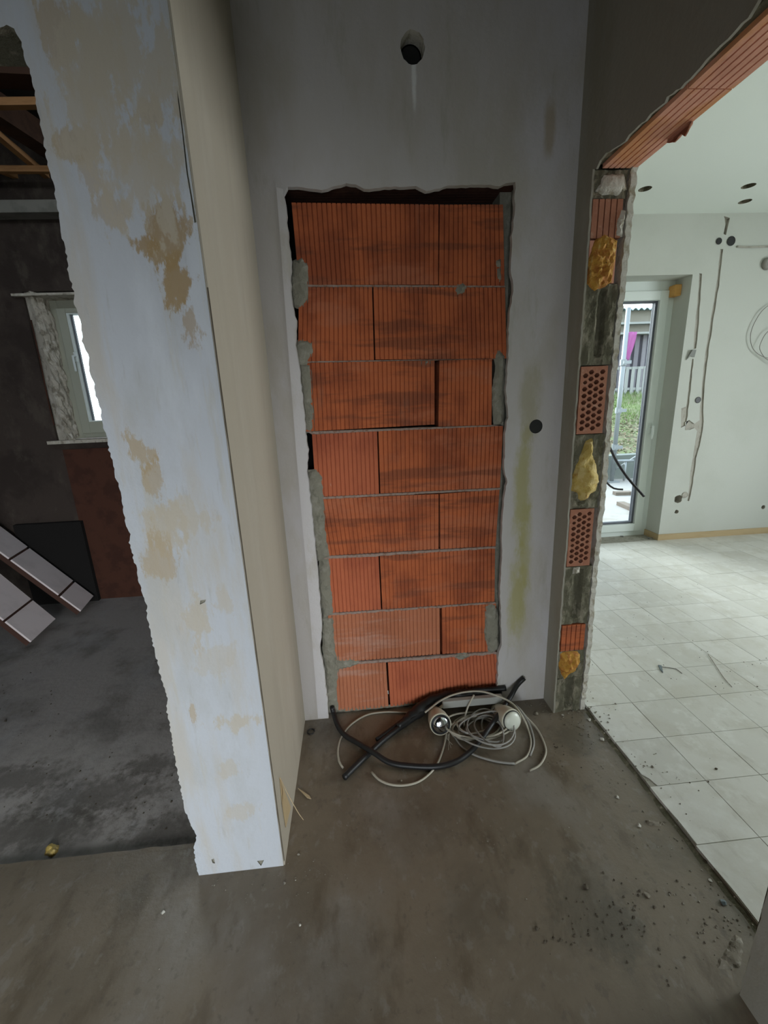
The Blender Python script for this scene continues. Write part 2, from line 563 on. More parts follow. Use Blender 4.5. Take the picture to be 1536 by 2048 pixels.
def tube(bm, P, r, seg=8, step=.012, raw=False, rf=None):
    pts = P if raw else spline(P, step)
    rings = []
    up = V((0, 0, 1))
    for i, p in enumerate(pts):
        t = (pts[min(i + 1, len(pts) - 1)] - pts[max(i - 1, 0)]).normalized()
        if i == 0:
            a = t.cross(up if abs(t.z) < .9 else V((1, 0, 0))).normalized()
        else:
            a = (a - t * a.dot(t)).normalized()
        b = t.cross(a)
        rr = r * (rf(i / (len(pts) - 1)) if rf else 1)
        rings.append([bm.verts.new(p + (a * math.cos(2 * PI * k / seg) + b * math.sin(2 * PI * k / seg)) * rr) for k in range(seg)])
    for i in range(len(rings) - 1):
        for k in range(seg):
            bm.faces.new((rings[i][k], rings[i][(k + 1) % seg], rings[i + 1][(k + 1) % seg], rings[i + 1][k]))
    bm.faces.new(rings[0][::-1]); bm.faces.new(rings[-1])


def lathe(bm, c, axis, prof, seg=24):
    """prof: (distance along axis, radius)"""
    axis = axis.normalized()
    a = axis.cross(V((0, 0, 1)) if abs(axis.z) < .9 else V((1, 0, 0))).normalized()
    b = axis.cross(a)
    rings = []
    for d, r in prof:
        rings.append([bm.verts.new(c + axis * d + (a * math.cos(2 * PI * k / seg) + b * math.sin(2 * PI * k / seg)) * max(r, .0004)) for k in range(seg)])
    for i in range(len(rings) - 1):
        for k in range(seg):
            bm.faces.new((rings[i][k], rings[i][(k + 1) % seg], rings[i + 1][(k + 1) % seg], rings[i + 1][k]))
    bm.faces.new(rings[0][::-1]); bm.faces.new(rings[-1])


def rock(bm, p, s, rnd, flat=.6):
    M = Matrix.Rotation(rnd.uniform(0, 6.28), 3, 'Z') @ Matrix.Rotation(rnd.uniform(-.5, .5), 3, 'X')
    vs = []
    for c in ((1, 0, 0), (-1, 0, 0), (0, 1, 0), (0, -1, 0), (0, 0, 1), (0, 0, -1), (.7, .7, .6), (-.7, .6, .5), (.6, -.7, .5), (-.6, -.6, -.6)):
        q = M @ (V(c) * rnd.uniform(.65, 1.1) * s)
        vs.append(bm.verts.new(V(p) + V((q.x, q.y, q.z * flat + s * flat * .5))))
    r = bmesh.ops.convex_hull(bm, input=vs)
    dead = {v for k in ('geom_interior', 'geom_unused') for v in r[k] if isinstance(v, bmesh.types.BMVert)}
    if dead:
        bmesh.ops.delete(bm, geom=list(dead), context='VERTS')


def xz(Y, pts):
    return [(lambda p: (p.x, p.z))(at('Y', Y, u, v)) for u, v in pts]


# ================================================================== STRUCTURE
# ---- floors
bm = bmesh.new()
box(bm, -3.2, XR2 + .006, -4.1, -.532, -.15, 0)
box(bm, XL - .02, XR2 + .006, -.532, .10, -.15, 0)
box(bm, -.56, XL - .02, -.532, -.40, -.15, -.0005)
box(bm, XR2 + .006, 5.3, -4.1, -3.2, -.15, 0)
floor = struct('floor', bm, 'screed')
# left room floor, a little lower, its slab edge at the threshold
bm = bmesh.new()
box(bm, -3.2, -.29, -.532, 1.72, -.15, -.014)
floor_l = struct('floor', bm, 'dusty_screed')
# living room: grout bed and tiles
bm = bmesh.new()
box(bm, XR2 + .012, 5.3, -3.2, 2.2, -.15, .0115)
floor_r = struct('floor', bm, 'grout')

T0X, T0Y, TP = .973, -.518, .2055
cells = []
for i in range(0, 22):
    for j in range(-13, 12):
        x0, x1 = T0X + i * TP, T0X + (i + 1) * TP
        y0, y1 = T0Y + j * .2005, T0Y + (j + 1) * .2005
        y1 = min(y1, 1.873); x1 = min(x1, 5.3)
        if y1 - y0 < .03 or x1 - x0 < .03: continue
        u, v = px(((x0 + x1) / 2, (y0 + y1) / 2, 0))
        vis = -50 < u < 1640 and 0 < v < 2120
        cells.append((0 if vis else 1, (V((x0, y0, 0)) - CAM).length, i, j, x0, x1, y0, y1))
cells.sort()
rt = random.Random(4)
rest = bmesh.new()
for k, (nv, dd, i, j, x0, x1, y0, y1) in enumerate(cells):
    single = not nv and k < 300
    b_ = bmesh.new() if single else rest
    gp = .0011
    dz = [rt.uniform(-.0007, .0007) for _ in range(4)]
    zt = .0135
    if i == 0:
        ys = [y0 + gp, y0 + (y1 - y0) * .35, y0 + (y1 - y0) * .7, y1 - gp]
        lefts = [(x0 + rt.uniform(-.003, .004), y) for y in ys[::-1]]
        if j == 0:   # broken corner
            lefts = [(x0, ys[3]), (x0 + .002, ys[2]), (x0 + .003, y0 + .05), (x0 + .018, y0 + .03), (x0 + .026, y0 + gp)]
        pl = lefts + [(x1 - gp, y0 + gp), (x1 - gp, y1 - gp)]
    else:
        pl = [(x0 + gp, y1 - gp), (x0 + gp, y0 + gp), (x1 - gp, y0 + gp), (x1 - gp, y1 - gp)]
    top = [b_.verts.new((x, y, zt + (dz[0] * (x - x0) + dz[1] * (y - y0)) * 4)) for x, y in pl]
    bot = [b_.verts.new((x, y, .002)) for x, y in pl]
    b_.faces.new(top)
    for q in range(len(pl)):
        b_.faces.new((top[q], top[(q + 1) % len(pl)], bot[(q + 1) % len(pl)], bot[q]))
    if single:
        obj('tile', b_, 'floor_tile_' + rt.choice('aab bcc'.replace(' ', '')), floor_r)
o = obj('tile', rest, 'floor_tile_a', floor_r)
o['kind'] = 'stuff'

# ---- hall back wall with the bricked-up doorway
op_l = [(657, 1432), (655, 1400), (650, 1350), (646, 1322), (640, 1300), (642, 1280), (645, 1250), (640, 1200), (634, 1120), (628, 1060),
        (620, 990), (614, 935), (617, 900), (612, 865), (606, 805), (600, 740), (592, 690), (593, 640), (583, 600), (581, 560), (583, 520), (576, 470),
        (572, 410), (567, 388)]
op_t = [(575, 373), (605, 374), (630, 379), (655, 378), (672, 371), (692, 367), (712, 368), (728, 378), (760, 375), (800, 373), (832, 373),
        (852, 381), (880, 376), (905, 370), (935, 371), (960, 368), (1000, 372), (1012, 366), (1031, 364)]
op_r = [(1029, 420), (1024, 470), (1022, 540), (1027, 570), (1025, 595), (1018, 625), (1017, 700), (1012, 780), (1016, 835), (1011, 860), (1009, 935),
        (1014, 965), (1008, 1000), (1004, 1060), (1004, 1110), (1000, 1180), (1002, 1240), (1003, 1290), (997, 1310), (996, 1350)]
cnt = xz(YB, op_l + op_t + op_r)
cnt[0] = (cnt[0][0], 0)
cnt.append((cnt[-1][0] - .003, 0))
cnt = ragged(cnt, .014, .0022, 3)
outer = [(XL, 0)] + cnt + [(XR, 0), (XR, 2.75), (XL, 2.75)]
p1, p2 = at('Y', YB, 825, 94), at('Y', YB, 1072, 853)
bm = slab(outer, [(circ(p1.x, p1.z, .038, 26, .05, 2, .043), .11), (circ(p2.x, p2.z, .0265, 24), .06)], lambda a, b, d: V((a, YB + d, b)), .02, hm=1)
back = struct('wall_back', bm, ['grey_plaster', 'plaster_break'])
# pipe inside the upper drill hole
bm = bmesh.new()
lathe(bm, V((p1.x, YB + .045, p1.z + .002)), V((0, 1, 0)), [(0, .035), (0, .031), (.05, .031), (.05, .0005)], 24)
obj('drill_sleeve', bm, 'black_rubber', back)
bm = bmesh.new()
lathe(bm, V((p2.x, YB + .003, p2.z)), V((0, 1, 0)), [(.0, .0258), (-.0015, .0265), (0, .0245), (.05, .0245), (.05, .0005)], 24)
obj('socket_cup', bm, 'black_rubber', back)

# smoother plaster strip left by the old door frame, both sides and above
def strip(poly, seed):
    return slab(ragged(poly + [poly[0]], .03, .0012, seed)[:-1], [], lambda a, b, d: V((a, YB - .0022 + d, b)), .002)
lo = xz(YB, [(552, 366), (560, 470), (572, 640), (583, 780), (592, 900), (604, 1040), (618, 1200), (628, 1330), (636, 1436)])
li = [p for p in cnt if p[0] < .1 and p[1] < 2.03]
li_r = [(x - .0015, z) for x, z in li]
bm = slab([(x, z) for x, z in lo[::-1] if z > 0] + [(li_r[-1][0], 2.03)][:0] + [(lo[0][0], 2.04)] + [(li_r[-1][0], 2.035)] + [(x, max(z, .003)) for x, z in li_r[::-1]], [],
          lambda a, b, d: V((a, YB - .0022 + d, b)), .002)
obj('plaster_strip', bm, 'fresh_plaster', back)

# the bricks: corners (px) tl, tr, br, bl, one per brick, on the plane of their faces
BR = [[((583, 405), (877, 409), (876, 569), (598, 570)), ((880, 409), (1006, 409), (1009, 572), (878, 571))],
      [((598, 574), (744, 574), (748, 720), (596, 723)), ((747, 574), (1010, 575), (1013, 717), (751, 719))],
      [((604, 726), (869, 721), (869, 849), (612, 863)), ((879, 721), (984, 718), (983, 850), (877, 853))],
      [((624, 868), (754, 862), (758, 988), (632, 994)), ((757, 862), (1006, 852), (1000, 975), (761, 987))],
      [((628, 999), (877, 988), (877, 1098), (648, 1112)), ((880, 988), (999, 979), (991, 1092), (881, 1098))],
      [((648, 1118), (757, 1112), (762, 1219), (656, 1226)), ((760, 1112), (990, 1096), (989, 1203), (765, 1219))],
      [((656, 1231), (879, 1214), (880, 1308), (662, 1326)), ((884, 1213), (992, 1206), (992, 1302), (885, 1308))],
      [((662, 1331), (772, 1325), (777, 1414), (668, 1424)), ((776, 1325), (994, 1307), (1000, 1385), (781, 1413))]]
bmat = [['clay_brick'] * 2, ['clay_brick'] * 2, ['clay_brick', 'clay_brick'], ['red_clay_brick', 'clay_brick'], ['clay_brick'] * 2,
        ['red_clay_brick', 'clay_brick'], ['dusty_clay_brick', 'clay_brick'], ['dusty_clay_brick', 'red_clay_brick']]
NIN = V((0, 1, 0))
rb = random.Random(8)
for r, row in enumerate(BR):
    for c, (tl, tr_, br_, bl_) in enumerate(row):
        dy = rb.uniform(-.0015, .0015)
        P = [at('Y', dy, *q) for q in (bl_, br_, tr_, tl)]
        if r == 7:
            for q in P[:2]: q.z = max(q.z, .004)
        ridged('brick', P, NIN, bmat[r][c], back, depth=.112)
        if r == 2 and c == 1:   # broken left edge of this brick
            pass
# bed joints
for r in range(7):
    a, b = BR[r], BR[r + 1]
    L0, L1 = at('Y', .004, *a[0][3]), at('Y', .004, *b[0][0])
    R0, R1 = at('Y', .004, *a[1][2]), at('Y', .004, *b[1][1])
    bm = bmesh.new()
    N = 44
    top, bot = [], []
    for i in range(N + 1):
        t = i / N
        p, q = L0.lerp(R0, t), L1.lerp(R1, t)
        k = noise.noise(V((t * 9, r * 3.1, 0))); k2 = noise.noise(V((t * 30, r * 5.1, 4)))
        bulge = .0035 + .0035 * k2
        top.append((bm.verts.new(p + V((0, .002, .001 + .002 * max(0, k)))), bm.verts.new(p + V((0, -bulge - .002, -.0005)))))
        bot.append((bm.verts.new(q + V((0, .002, -.001 - .004 * max(0, -k)))), bm.verts.new(q + V((0, -bulge - .002, .0005 - .003 * max(0, k2))))))
    for i in range(N):
        for s in ((top[i][0], top[i + 1][0], top[i + 1][1], top[i][1]), (top[i][1], top[i + 1][1], bot[i + 1][1], bot[i][1]),
                  (bot[i][1], bot[i + 1][1], bot[i + 1][0], bot[i][0]), (bot[i][0], bot[i + 1][0], top[i + 1][0], top[i][0])):
            bm.faces.new(s)
    o = obj('mortar_joint', bm, 'bed_mortar', back)
# mortar lumps over the brick edges (px outlines)
my = lambda y: (lambda a, b, d: V((a, y - d, b)))
LUMPS = [[(585, 520), (604, 514), (618, 530), (619, 600), (600, 618), (585, 612), (580, 570)],
         [(585, 690), (600, 676), (625, 684), (628, 705), (615, 732), (590, 735), (583, 712)],
         [(596, 728), (622, 728), (626, 800), (630, 862), (610, 868), (602, 800)],
         [(615, 940), (632, 938), (645, 955), (648, 1000), (652, 1060), (660, 1115), (632, 1125), (620, 1040), (614, 985)],
         [(636, 1112), (660, 1118), (664, 1180), (668, 1230), (645, 1240), (638, 1180)],
         [(644, 1238), (668, 1234), (672, 1300), (680, 1326), (675, 1380), (680, 1424), (652, 1430), (650, 1360), (645, 1300)],
         [(665, 1322), (700, 1318), (730, 1326), (700, 1336), (668, 1345)],
         [(914, 568), (928, 564), (936, 572), (930, 586), (914, 590), (908, 580)],
         [(988, 705), (1000, 698), (1012, 712), (1010, 780), (1008, 850), (988, 850), (984, 780), (992, 740)],
         [(972, 1212), (990, 1206), (998, 1230), (998, 1300), (978, 1312), (968, 1270)],
         [(992, 520), (1003, 516), (1004, 560), (996, 566)],
         [(900, 1312), (930, 1306), (955, 1312), (920, 1322)], [(840, 722), (868, 719), (866, 727), (846, 732)],
         [(650, 1420), (780, 1412), (1000, 1382), (1000, 1396), (780, 1424), (655, 1434)]]
for k, pl in enumerate(LUMPS):
    P = xz(-.003, pl)
    P = [(x, max(z, .003)) for x, z in P]
    lump('mortar_patch', P, my(-.001), .008, 'mortar', back, .012, .45, k, .004)
# mortar deep in the right-hand gap and the hollow above the bricks
bm = bmesh.new()
pr_ = [(1006, 408), (1024, 408), (1022, 500), (1024, 560), (1012, 600), (1014, 700), (1010, 850), (1003, 1000), (1000, 1200), (997, 1380)]
for i in range(len(pr_) - 1):
    pass
xs_ = [(.56, .605)]
box(bm, .572, .612, .045, .13, .0, 2.06)
obj('mortar_fill', bm, 'mortar', back)
bxo('lintel', 'brown_brick', back, -.26, .70, YB + .012, .14, 2.052, 2.26)
for k, (xa, xb) in enumerate([(-.19, .055), (.06, .42), (.425, .62)]):
    ridged('lintel_block', [V((xa, -.005, 2.0515)), V((xa, .13, 2.0515)), V((xb, .13, 2.0515)), V((xb, -.005, 2.0515))], V((0, 0, 1)), 'brown_brick', back, pitch=.02, depth=.003, gd=.002)
bxo('rear_lining', 'black_void', back, -.28, .70, .125, .139, 0, 2.2)
bxo('jamb_masonry', 'mortar', back, -.28, -.185, YB + .019, .13, 0, 2.2)
bxo('jamb_masonry', 'mortar', back, .612, .672, YB + .019, .13, 0, 2.2)

# ---- left wall: its front face carries the opening to the left room
lp = [(397, 1748), (390, 1722), (388, 1700), (392, 1672), (384, 1655), (378, 1640), (367, 1612), (364, 1590), (358, 1560), (350, 1520), (345, 1490), (340, 1450),
      (333, 1420), (334, 1396), (328, 1372), (320, 1350), (316, 1325), (308, 1300), (302, 1268), (295, 1240), (293, 1212), (285, 1192), (280, 1170), (272, 1135), (264, 1105),
      (258, 1080), (262, 1068), (253, 1052), (248, 1025), (243, 990), (232, 955), (225, 920), (217, 900), (214, 872), (203, 845), (200, 812), (190, 785), (188, 768),
      (178, 735), (176, 708), (165, 682), (160, 640), (150, 610), (145, 575), (136, 545), (132, 505), (122, 470), (121, 440), (112, 410), (108, 372), (96, 330), (88, 285), (80, 240),
      (70, 190), (64, 155), (52, 120), (40, 75), (28, 58), (14, 52), (0, 55)]
ct = xz(YP, lp)
ct[0] = (ct[0][0], 0)
ct = ragged(ct, .006, .0022, 11)
e = ct[-1]
ck1 = xz(YP, [(354, 180), (358, 200), (366, 260), (376, 345), (384, 390), (393, 444), (389, 446), (381, 392), (373, 345), (364, 262), (356, 202)])
outer = [(x, z) for x, z in ct] + [(-1.5, e[1] + .004), (-2.1, e[1] + .01), (-2.1, 0), (-3.2, 0), (-3.2, 2.75), (XL, 2.75), (XL, 0)]
hs = []
for pl in ([(401, 1201), (412, 1199), (410, 1204), (400, 1209)], [(423, 1719), (428, 1717), (430, 1727), (425, 1726)], [(514, 1722), (528, 1720), (522, 1732)]):
    hs.append((xz(YP, pl), .004))
bm = slab(outer, [(ck1, .006)] + hs, lambda a, b, d: V((a, YP + d, b)), .09, hm=1, em=2)  # dark edge material puts the shade under the header into the soffit colour
wl = struct('wall_left', bm, ['painted_plaster', 'mortar', 'concrete_dark'])
# core behind the front plaster and the hall-side face
bm = bmesh.new()
box(bm, -.525, XL, YP + .09, 1.6, 0, 2.75)
for f in bm.faces: f.material_index = 0
cl = obj('side_face', bm, 'beige_wallpaper', wl)
# hall-side skin with the dark seam along the corner
sk = [(YP - .004, .09), (YP - .0045, .35), (YP - .003, .7), (YP - .005, 1.0), (YP - .003, 1.25), (YP - .003, 1.33)]
bm = bmesh.new()
box(bm, XL, XL + .004, YP + .002, YB, 0, 2.75)
obj('wallpaper', bm, 'beige_wallpaper', wl)
# seam: dark broken corner between paint and wallpaper
bm = bmesh.new()
zs = [.02 + i * .02 for i in range(80)]
prev = None
for i, z in enumerate(zs):
    wv = (.0022 + .0016 * noise.noise(V((z * 17, 1, 1)))) if z < 1.62 else .0008
    a = bm.verts.new((XL + .0045, YP - .0012, z)); b = bm.verts.new((XL + .0045 - wv, YP - .0012, z)); c = bm.verts.new((XL + .0045, YP + .002, z))
    if prev:
        bm.faces.new((prev[0], a, b, prev[1])); bm.faces.new((prev[2], c, a, prev[0]))
    prev = (a, b, c)
obj('corner_crack', bm, 'rubble_dark', wl)
# torn wallpaper flap at the foot of the corner
bm = bmesh.new()
P0 = at('X', XL + .006, 558, 1553); 
fa = [at('X', XL + .005, *q) for q in ((559, 1556), (563, 1600), (571, 1655), (581, 1615))]
vs = [bm.verts.new(p) for p in fa]
bm.faces.new(vs)
r = bmesh.ops.extrude_face_region(bm, geom=bm.faces[:])
for v_ in r['geom']:
    if isinstance(v_, bmesh.types.BMVert): v_.co.x += .0015
obj('torn_patch', bm, 'tan_board', wl)
bm = bmesh.new()
A = [at('X', XL + .006, 559, 1555), at('X', XL + .016, 571, 1580), at('X', XL + .035, 583, 1603), at('X', XL + .05, 596, 1626), at('X', XL + .06, 606, 1640)]
prev = None
for i, p in enumerate(spline(A, .006)):
    t = i / 20
    wv = .002 + .008 * math.sin(min(1, t) * PI) * .6
    a, b = bm.verts.new(p + V((0, -wv * .5, wv))), bm.verts.new(p + V((.001, wv * .6, -wv)))
    c, d = bm.verts.new(p + V((.0015, -wv * .5, wv))), bm.verts.new(p + V((.0025, wv * .6, -wv)))
    if prev:
        bm.faces.new((prev[0], a, b, prev[1])); bm.faces.new((prev[2], c, d, prev[3])); bm.faces.new((prev[0], a, c, prev[2])); bm.faces.new((prev[1], b, d, prev[3]))
    prev = (a, b, c, d)
obj('wallpaper_curl', bm, 'splinter', wl)

# ---- right wall with the wide opening to the living room
le = [(1185, 352), (1192, 338), (1200, 320), (1212, 305), (1225, 300), (1240, 288), (1250, 282), (1258, 268), (1268, 262), (1278, 250), (1290, 242), (1300, 228), (1310, 222),
      (1330, 205), (1334, 192), (1345, 186), (1360, 176), (1380, 157), (1400, 137), (1412, 118), (1425, 108), (1440, 92), (1470, 60), (1495, 35), (1517, 0)]
yz = [(lambda p: (p.y, p.z))(at('X', XR, u, v)) for u, v in le]
yz[0] = (YJ, ZO)
top = ragged(yz, .012, .002, 5) + [(-.8, ZO + .01), (YN, ZO + .004)]
je = ragged([(YJ, 0), (YJ + .002, .3), (YJ - .003, .8), (YJ + .002, 1.25), (YJ, 1.7), (YJ, ZO)], .02, .0025, 6)
ne = ragged([(YN, ZO + .004), (YN + .003, 1.4), (YN, .7), (YN - .002, .25), (YN, 0)], .02, .002, 7)
outer = [(YB, 2.75), (YB, 0)] + je + top[1:-1] + ne + [(-4.1, 0), (-4.1, 2.75)]
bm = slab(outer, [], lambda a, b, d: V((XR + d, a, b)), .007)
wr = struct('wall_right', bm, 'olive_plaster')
# masonry core above and beside the opening, and plaster on the living-room side
bm = bmesh.new()
box(bm, XR + .007, XR2 - .02, -4.1, YN + .004, 0, 2.75)
box(bm, XR + .007, XR2 - .02, YN + .004, YJ, ZO + .045, 2.75)
box(bm, XR + .007, XR2 - .02, YJ + .055, YB + .2, 0, 2.75)
obj('masonry', bm, 'concrete_dark', wr)
# living room side plaster with ragged edge
o2 = [(1.873, 2.75), (1.873, 0)] + ragged([(YJ + .004, 0), (YJ - .004, .25), (YJ + .004, .6), (YJ - .002, 1.0), (YJ + .005, 1.3), (YJ, 1.7), (YJ - .004, 2.0), (YJ, ZO - .01)], .016, .005, 9) + \
     ragged([(YJ, ZO - .01), (YJ - .02, ZO + .012), (-.3, ZO + .016), (-.5, ZO + .012), (-.7, ZO + .016), (YN, ZO + .014)], .02, .003, 12)[1:] + [(YN, 0), (-4.1, 0), (-4.1, 2.75)]
bm = slab(o2, [], lambda a, b, d: V((XR2 - .02 + d, a, b)), .02)
obj('living_room_plaster', bm, 'plaster_break', wr)
# end of the wall (jamb) seen as a stack of broken pieces
JX0, JX1, JX2 = XR + .008, XR2 - .028, XR2 - .018
mj = lambda a, b, d: V((a, YJ - d, b))
JIN = V((0, 1, 0))


def jq(x0, x1, z0, z1, dy=0):
    return [V((x0, YJ + dy, z0)), V((x1, YJ + dy, z0)), V((x1, YJ + dy, z1)), V((x0, YJ + dy, z1))]


ridged('brick', jq(JX0 + .002, JX1 - .006, 1.850, 1.962, .002), JIN, 'pale_clay', wr, .02, .004, .006, .06)
ridged('brick', jq(JX0 + .004, JX1 - .012, 1.715, 1.845, .006), JIN, 'lintel_brick', wr, .02, .004, .006, .06)
ridged('brick', jq(JX0 + .006, JX1 - .004, .305, .425, .002), JIN, 'clay_brick', wr, .02, .004, .006, .06)


def honeycomb(x0, x1, z0, z1):
    """perforated face: staggered lozenge holes sunk into the brick"""
    bm = bmesh.new()
    D = .05
    mrg = .008
    cols, rows = 4, 9
    cw = (x1 - x0 - 2 * mrg) / cols
    rh = (z1 - z0 - 2 * mrg) / (rows + .5)
    vcache = {}

    def vt(x, y, z):
        k = (round(x, 5), round(y, 5), round(z, 5))
        if k not in vcache: vcache[k] = bm.verts.new(k)
        return vcache[k]

    def quad(*p):
        try: bm.faces.new([vt(*q) for q in p])
        except ValueError: pass
    y = YJ
    for c in range(cols):
        xa, xb = x0 + mrg + c * cw, x0 + mrg + (c + 1) * cw
        off = rh / 2 if c % 2 else 0
        zb = z0 + mrg
        if off: quad((xa, y, zb), (xb, y, zb), (xb, y, zb + off), (xa, y, zb + off))
        for r in range(rows):
            za = z0 + mrg + off + r * rh
            zc = za + rh / 2
            xm = (xa + xb) / 2
            hw, hh = cw * .495, rh * .34
            hx = [(xm - hw, zc), (xm - hw * .5, zc - hh), (xm + hw * .42, zc - hh * .95), (xm + hw, zc + hh * .1), (xm + hw * .4, zc + hh), (xm - hw * .4, zc + hh * .92)]
            if c in (0, cols - 1) and r % 4 == 3: hx = [(xm + (a - xm) * .8, zc + (b - zc) * .8) for a, b in hx]
            R = [(xa, zc), (xa, za), (xb, za), (xb, zc), (xb, za + rh), (xa, za + rh)]
            for i in range(6):
                j = (i + 1) % 6
                quad((R[i][0], y, R[i][1]), (R[j][0], y, R[j][1]), (hx[j][0], y, hx[j][1]), (hx[i][0], y, hx[i][1]))
                quad((hx[i][0], y, hx[i][1]), (hx[j][0], y, hx[j][1]), (hx[j][0], y + D, hx[j][1]), (hx[i][0], y + D, hx[i][1]))
            f = bm.faces.new([bm.verts.new((a, y + D, b)) for a, b in hx]); f.material_index = 1
        zt_ = z0 + mrg + off + rows * rh
        if zt_ < z1 - mrg - 1e-5: quad((xa, y, zt_), (xb, y, zt_), (xb, y, z1 - mrg), (xa, y, z1 - mrg))
    for a, b, c, d in ((x0, x1, z0, z0 + mrg), (x0, x1, z1 - mrg, z1), (x0, x0 + mrg, z0 + mrg, z1 - mrg), (x1 - mrg, x1, z0 + mrg, z1 - mrg)):
        quad((a, y, c), (b, y, c), (b, y, d), (a, y, d))
    for a, b in (((x0, z0), (x1, z0)), ((x1, z0), (x1, z1)), ((x1, z1), (x0, z1)), ((x0, z1), (x0, z0))):
        quad((a[0], y, a[1]), (b[0], y, b[1]), (b[0], y + .05, b[1]), (a[0], y + .05, a[1]))
    return obj('brick', bm, ['pale_clay', 'black_void'], wr)


honeycomb(JX0 + .003, JX1 - .008, 1.212, 1.448)
honeycomb(JX0 + .003, JX1 - .012, .690, .925)


def groove_block(z0, z1, gx, gw, seed):
    """rough concrete piece with a vertical channel"""
    bm = bmesh.new()
    nx, nz = 14, max(6, int((z1 - z0) / .012))
    g_ = []
    for j in range(nz + 1):
        row = []
        for i in range(nx + 1):
            x = JX0 + (JX1 + .003 - JX0) * i / nx
            z = z0 + (z1 - z0) * j / nz
            ins = math.exp(-((x - gx) / gw) ** 4) * (.028 if .1 < j / nz < .93 else .006)
            row.append(bm.verts.new((x, YJ + .004 + ins + .009 * noise.noise(V((x * 55, z * 40, seed))), z)))
        g_.append(row)
    for j in range(nz):
        for i in range(nx):
            bm.faces.new((g_[j][i], g_[j][i + 1], g_[j + 1][i + 1], g_[j + 1][i]))
    r = bmesh.ops.extrude_edge_only(bm, edges=[e for e in bm.edges if e.is_boundary])
    for v_ in r['geom']:
        if isinstance(v_, bmesh.types.BMVert): v_.co.y = YJ + .055
    return obj('concrete_piece', bm, 'concrete_dark', wr)


groove_block(1.452, 1.712, .888, .014, 1)
groove_block(.430, .686, .885, .015, 2)
groove_block(.0, .170, .883, .014, 3)
groove_block(.928, 1.209, .95, .004, 4)
groove_block(1.964, 2.042, .95, .004, 5)
groove_block(.172, .303, .95, .004, 6)
lump('plaster_chunk', [(JX0 + .008, 1.985), (JX0 + .03, 2.03), (JX1 - .01, 2.032), (JX1 + .004, 1.99), (JX1 - .02, 1.972), (JX0 + .03, 1.974)], mj, .006, 'plaster_break', wr, .01, .4, 31)
lump('plaster_chunk', [(JX1 - .022, 1.855), (JX1 + .002, 1.853), (JX1 + .006, 1.93), (JX1 - .012, 1.932), (JX1 - .022, 1.90)], mj, .007, 'plaster_break', wr, .01, .3, 32)
lump('foam', [(JX0 + .001, 1.712), (JX0 + .03, 1.69), (JX0 + .06, 1.70), (JX1 - .02, 1.718), (JX1 - .016, 1.80), (JX1 - .012, 1.842), (JX0 + .05, 1.862), (JX0 + .02, 1.845), (JX0 + .004, 1.79)],
     mj, .011, 'orange_foam', wr, .008, .9, 33, nscale=60)
lump('foam', [(JX0 - .003, 1.0), (JX0 + .004, 1.06), (JX0 + .018, 1.12), (JX0 + .045, 1.185), (JX0 + .066, 1.195), (JX0 + .074, 1.165), (JX0 + .07, 1.14), (JX0 + .092, 1.09), (JX0 + .105, 1.03),
               (JX0 + .098, .99), (JX0 + .078, .985), (JX0 + .064, .965), (JX0 + .05, .952), (JX0 + .032, .965), (JX0 + .026, .99)],
     mj, .026, 'yellow_foam', wr, .008, .5, 34, nscale=28)
lump('foam', [(JX0 + .002, .235), (JX0 + .004, .295), (JX0 + .04, .302), (JX0 + .09, .298), (JX0 + .1, .25), (JX0 + .08, .205), (JX0 + .05, .19), (JX0 + .035, .165), (JX0 + .018, .19)],
     mj, .013, 'orange_foam', wr, .008, .8, 35, nscale=50)
lump('mortar_patch', [(JX0, .928), (JX0 + .1, .926), (JX0 + .108, .965), (JX0 + .07, .97), (JX0 + .03, .95), (JX0 + .004, .985)], mj, .006, 'concrete_dark', wr, .01, .8, 36)
lump('plaster_chunk', [(JX0 + .03, .655), (JX0 + .062, .66), (JX0 + .062, .684), (JX0 + .034, .683)], mj, .01, 'plaster_break', wr, .01, .3, 37)
# lintel bricks over the opening, their ribs running along the wall
ye = [YJ - .001, at('Z', ZO, 1420, 178).y, -.80, YN]
for a, b in zip(ye[:-1], ye[1:]):
    ridged('lintel_brick', [V((XR2 - .003, a - .002, ZO)), V((XR + .030, a - .002, ZO)), V((XR + .030, b + .002, ZO)), V((XR2 - .003, b + .002, ZO))],
           V((0, 0, 1)), 'lintel_brick', wr, .0205, .0045, .007, .045)
bxo('lintel_mortar', 'concrete_dark', wr, XR + .008, XR + .031, YN, YJ, ZO + .012, ZO + .05)
lump('plaster_chunk', [(-.36, ZO - .004), (-.33, ZO + .01), (-.28, ZO + .012), (-.27, ZO - .006), (-.30, ZO - .022), (-.325, ZO - .014), (-.34, ZO - .028)],
     lambda a, b, d: V((XR2 + d - .006, a, b)), .006, 'pale_clay', wr, .008, .4, 41)

# ---- living room
YF, ZC = 1.873, 2.67
cr2 = lambda pts: [(1180 + x / 3.303, 480 + y / 3.303) for x, y in pts]
CH = [
    # main chase from the ceiling down, with branch
    [(862, 60), (880, 60), (852, 300), (820, 500), (785, 720), (757, 950), (749, 1060), (747, 1130), (750, 1200), (742, 1265), (725, 1360), (702, 1440), (690, 1530),
     (674, 1640), (655, 1725), (640, 1722), (655, 1640), (662, 1540), (682, 1430), (694, 1350), (708, 1262), (690, 1240), (660, 1252), (628, 1256), (630, 1202), (655, 1190),
     (690, 1214), (722, 1190), (726, 1100), (732, 1060), (740, 950), (766, 720), (800, 500), (835, 300)],
    [(722, 220), (741, 222), (728, 400), (714, 600), (700, 715), (684, 720), (690, 600), (712, 400)],
    [(684, 785), (668, 950), (644, 1160), (632, 1225), (600, 1240), (603, 1110), (635, 1100), (652, 950), (676, 785)]]
holes = []
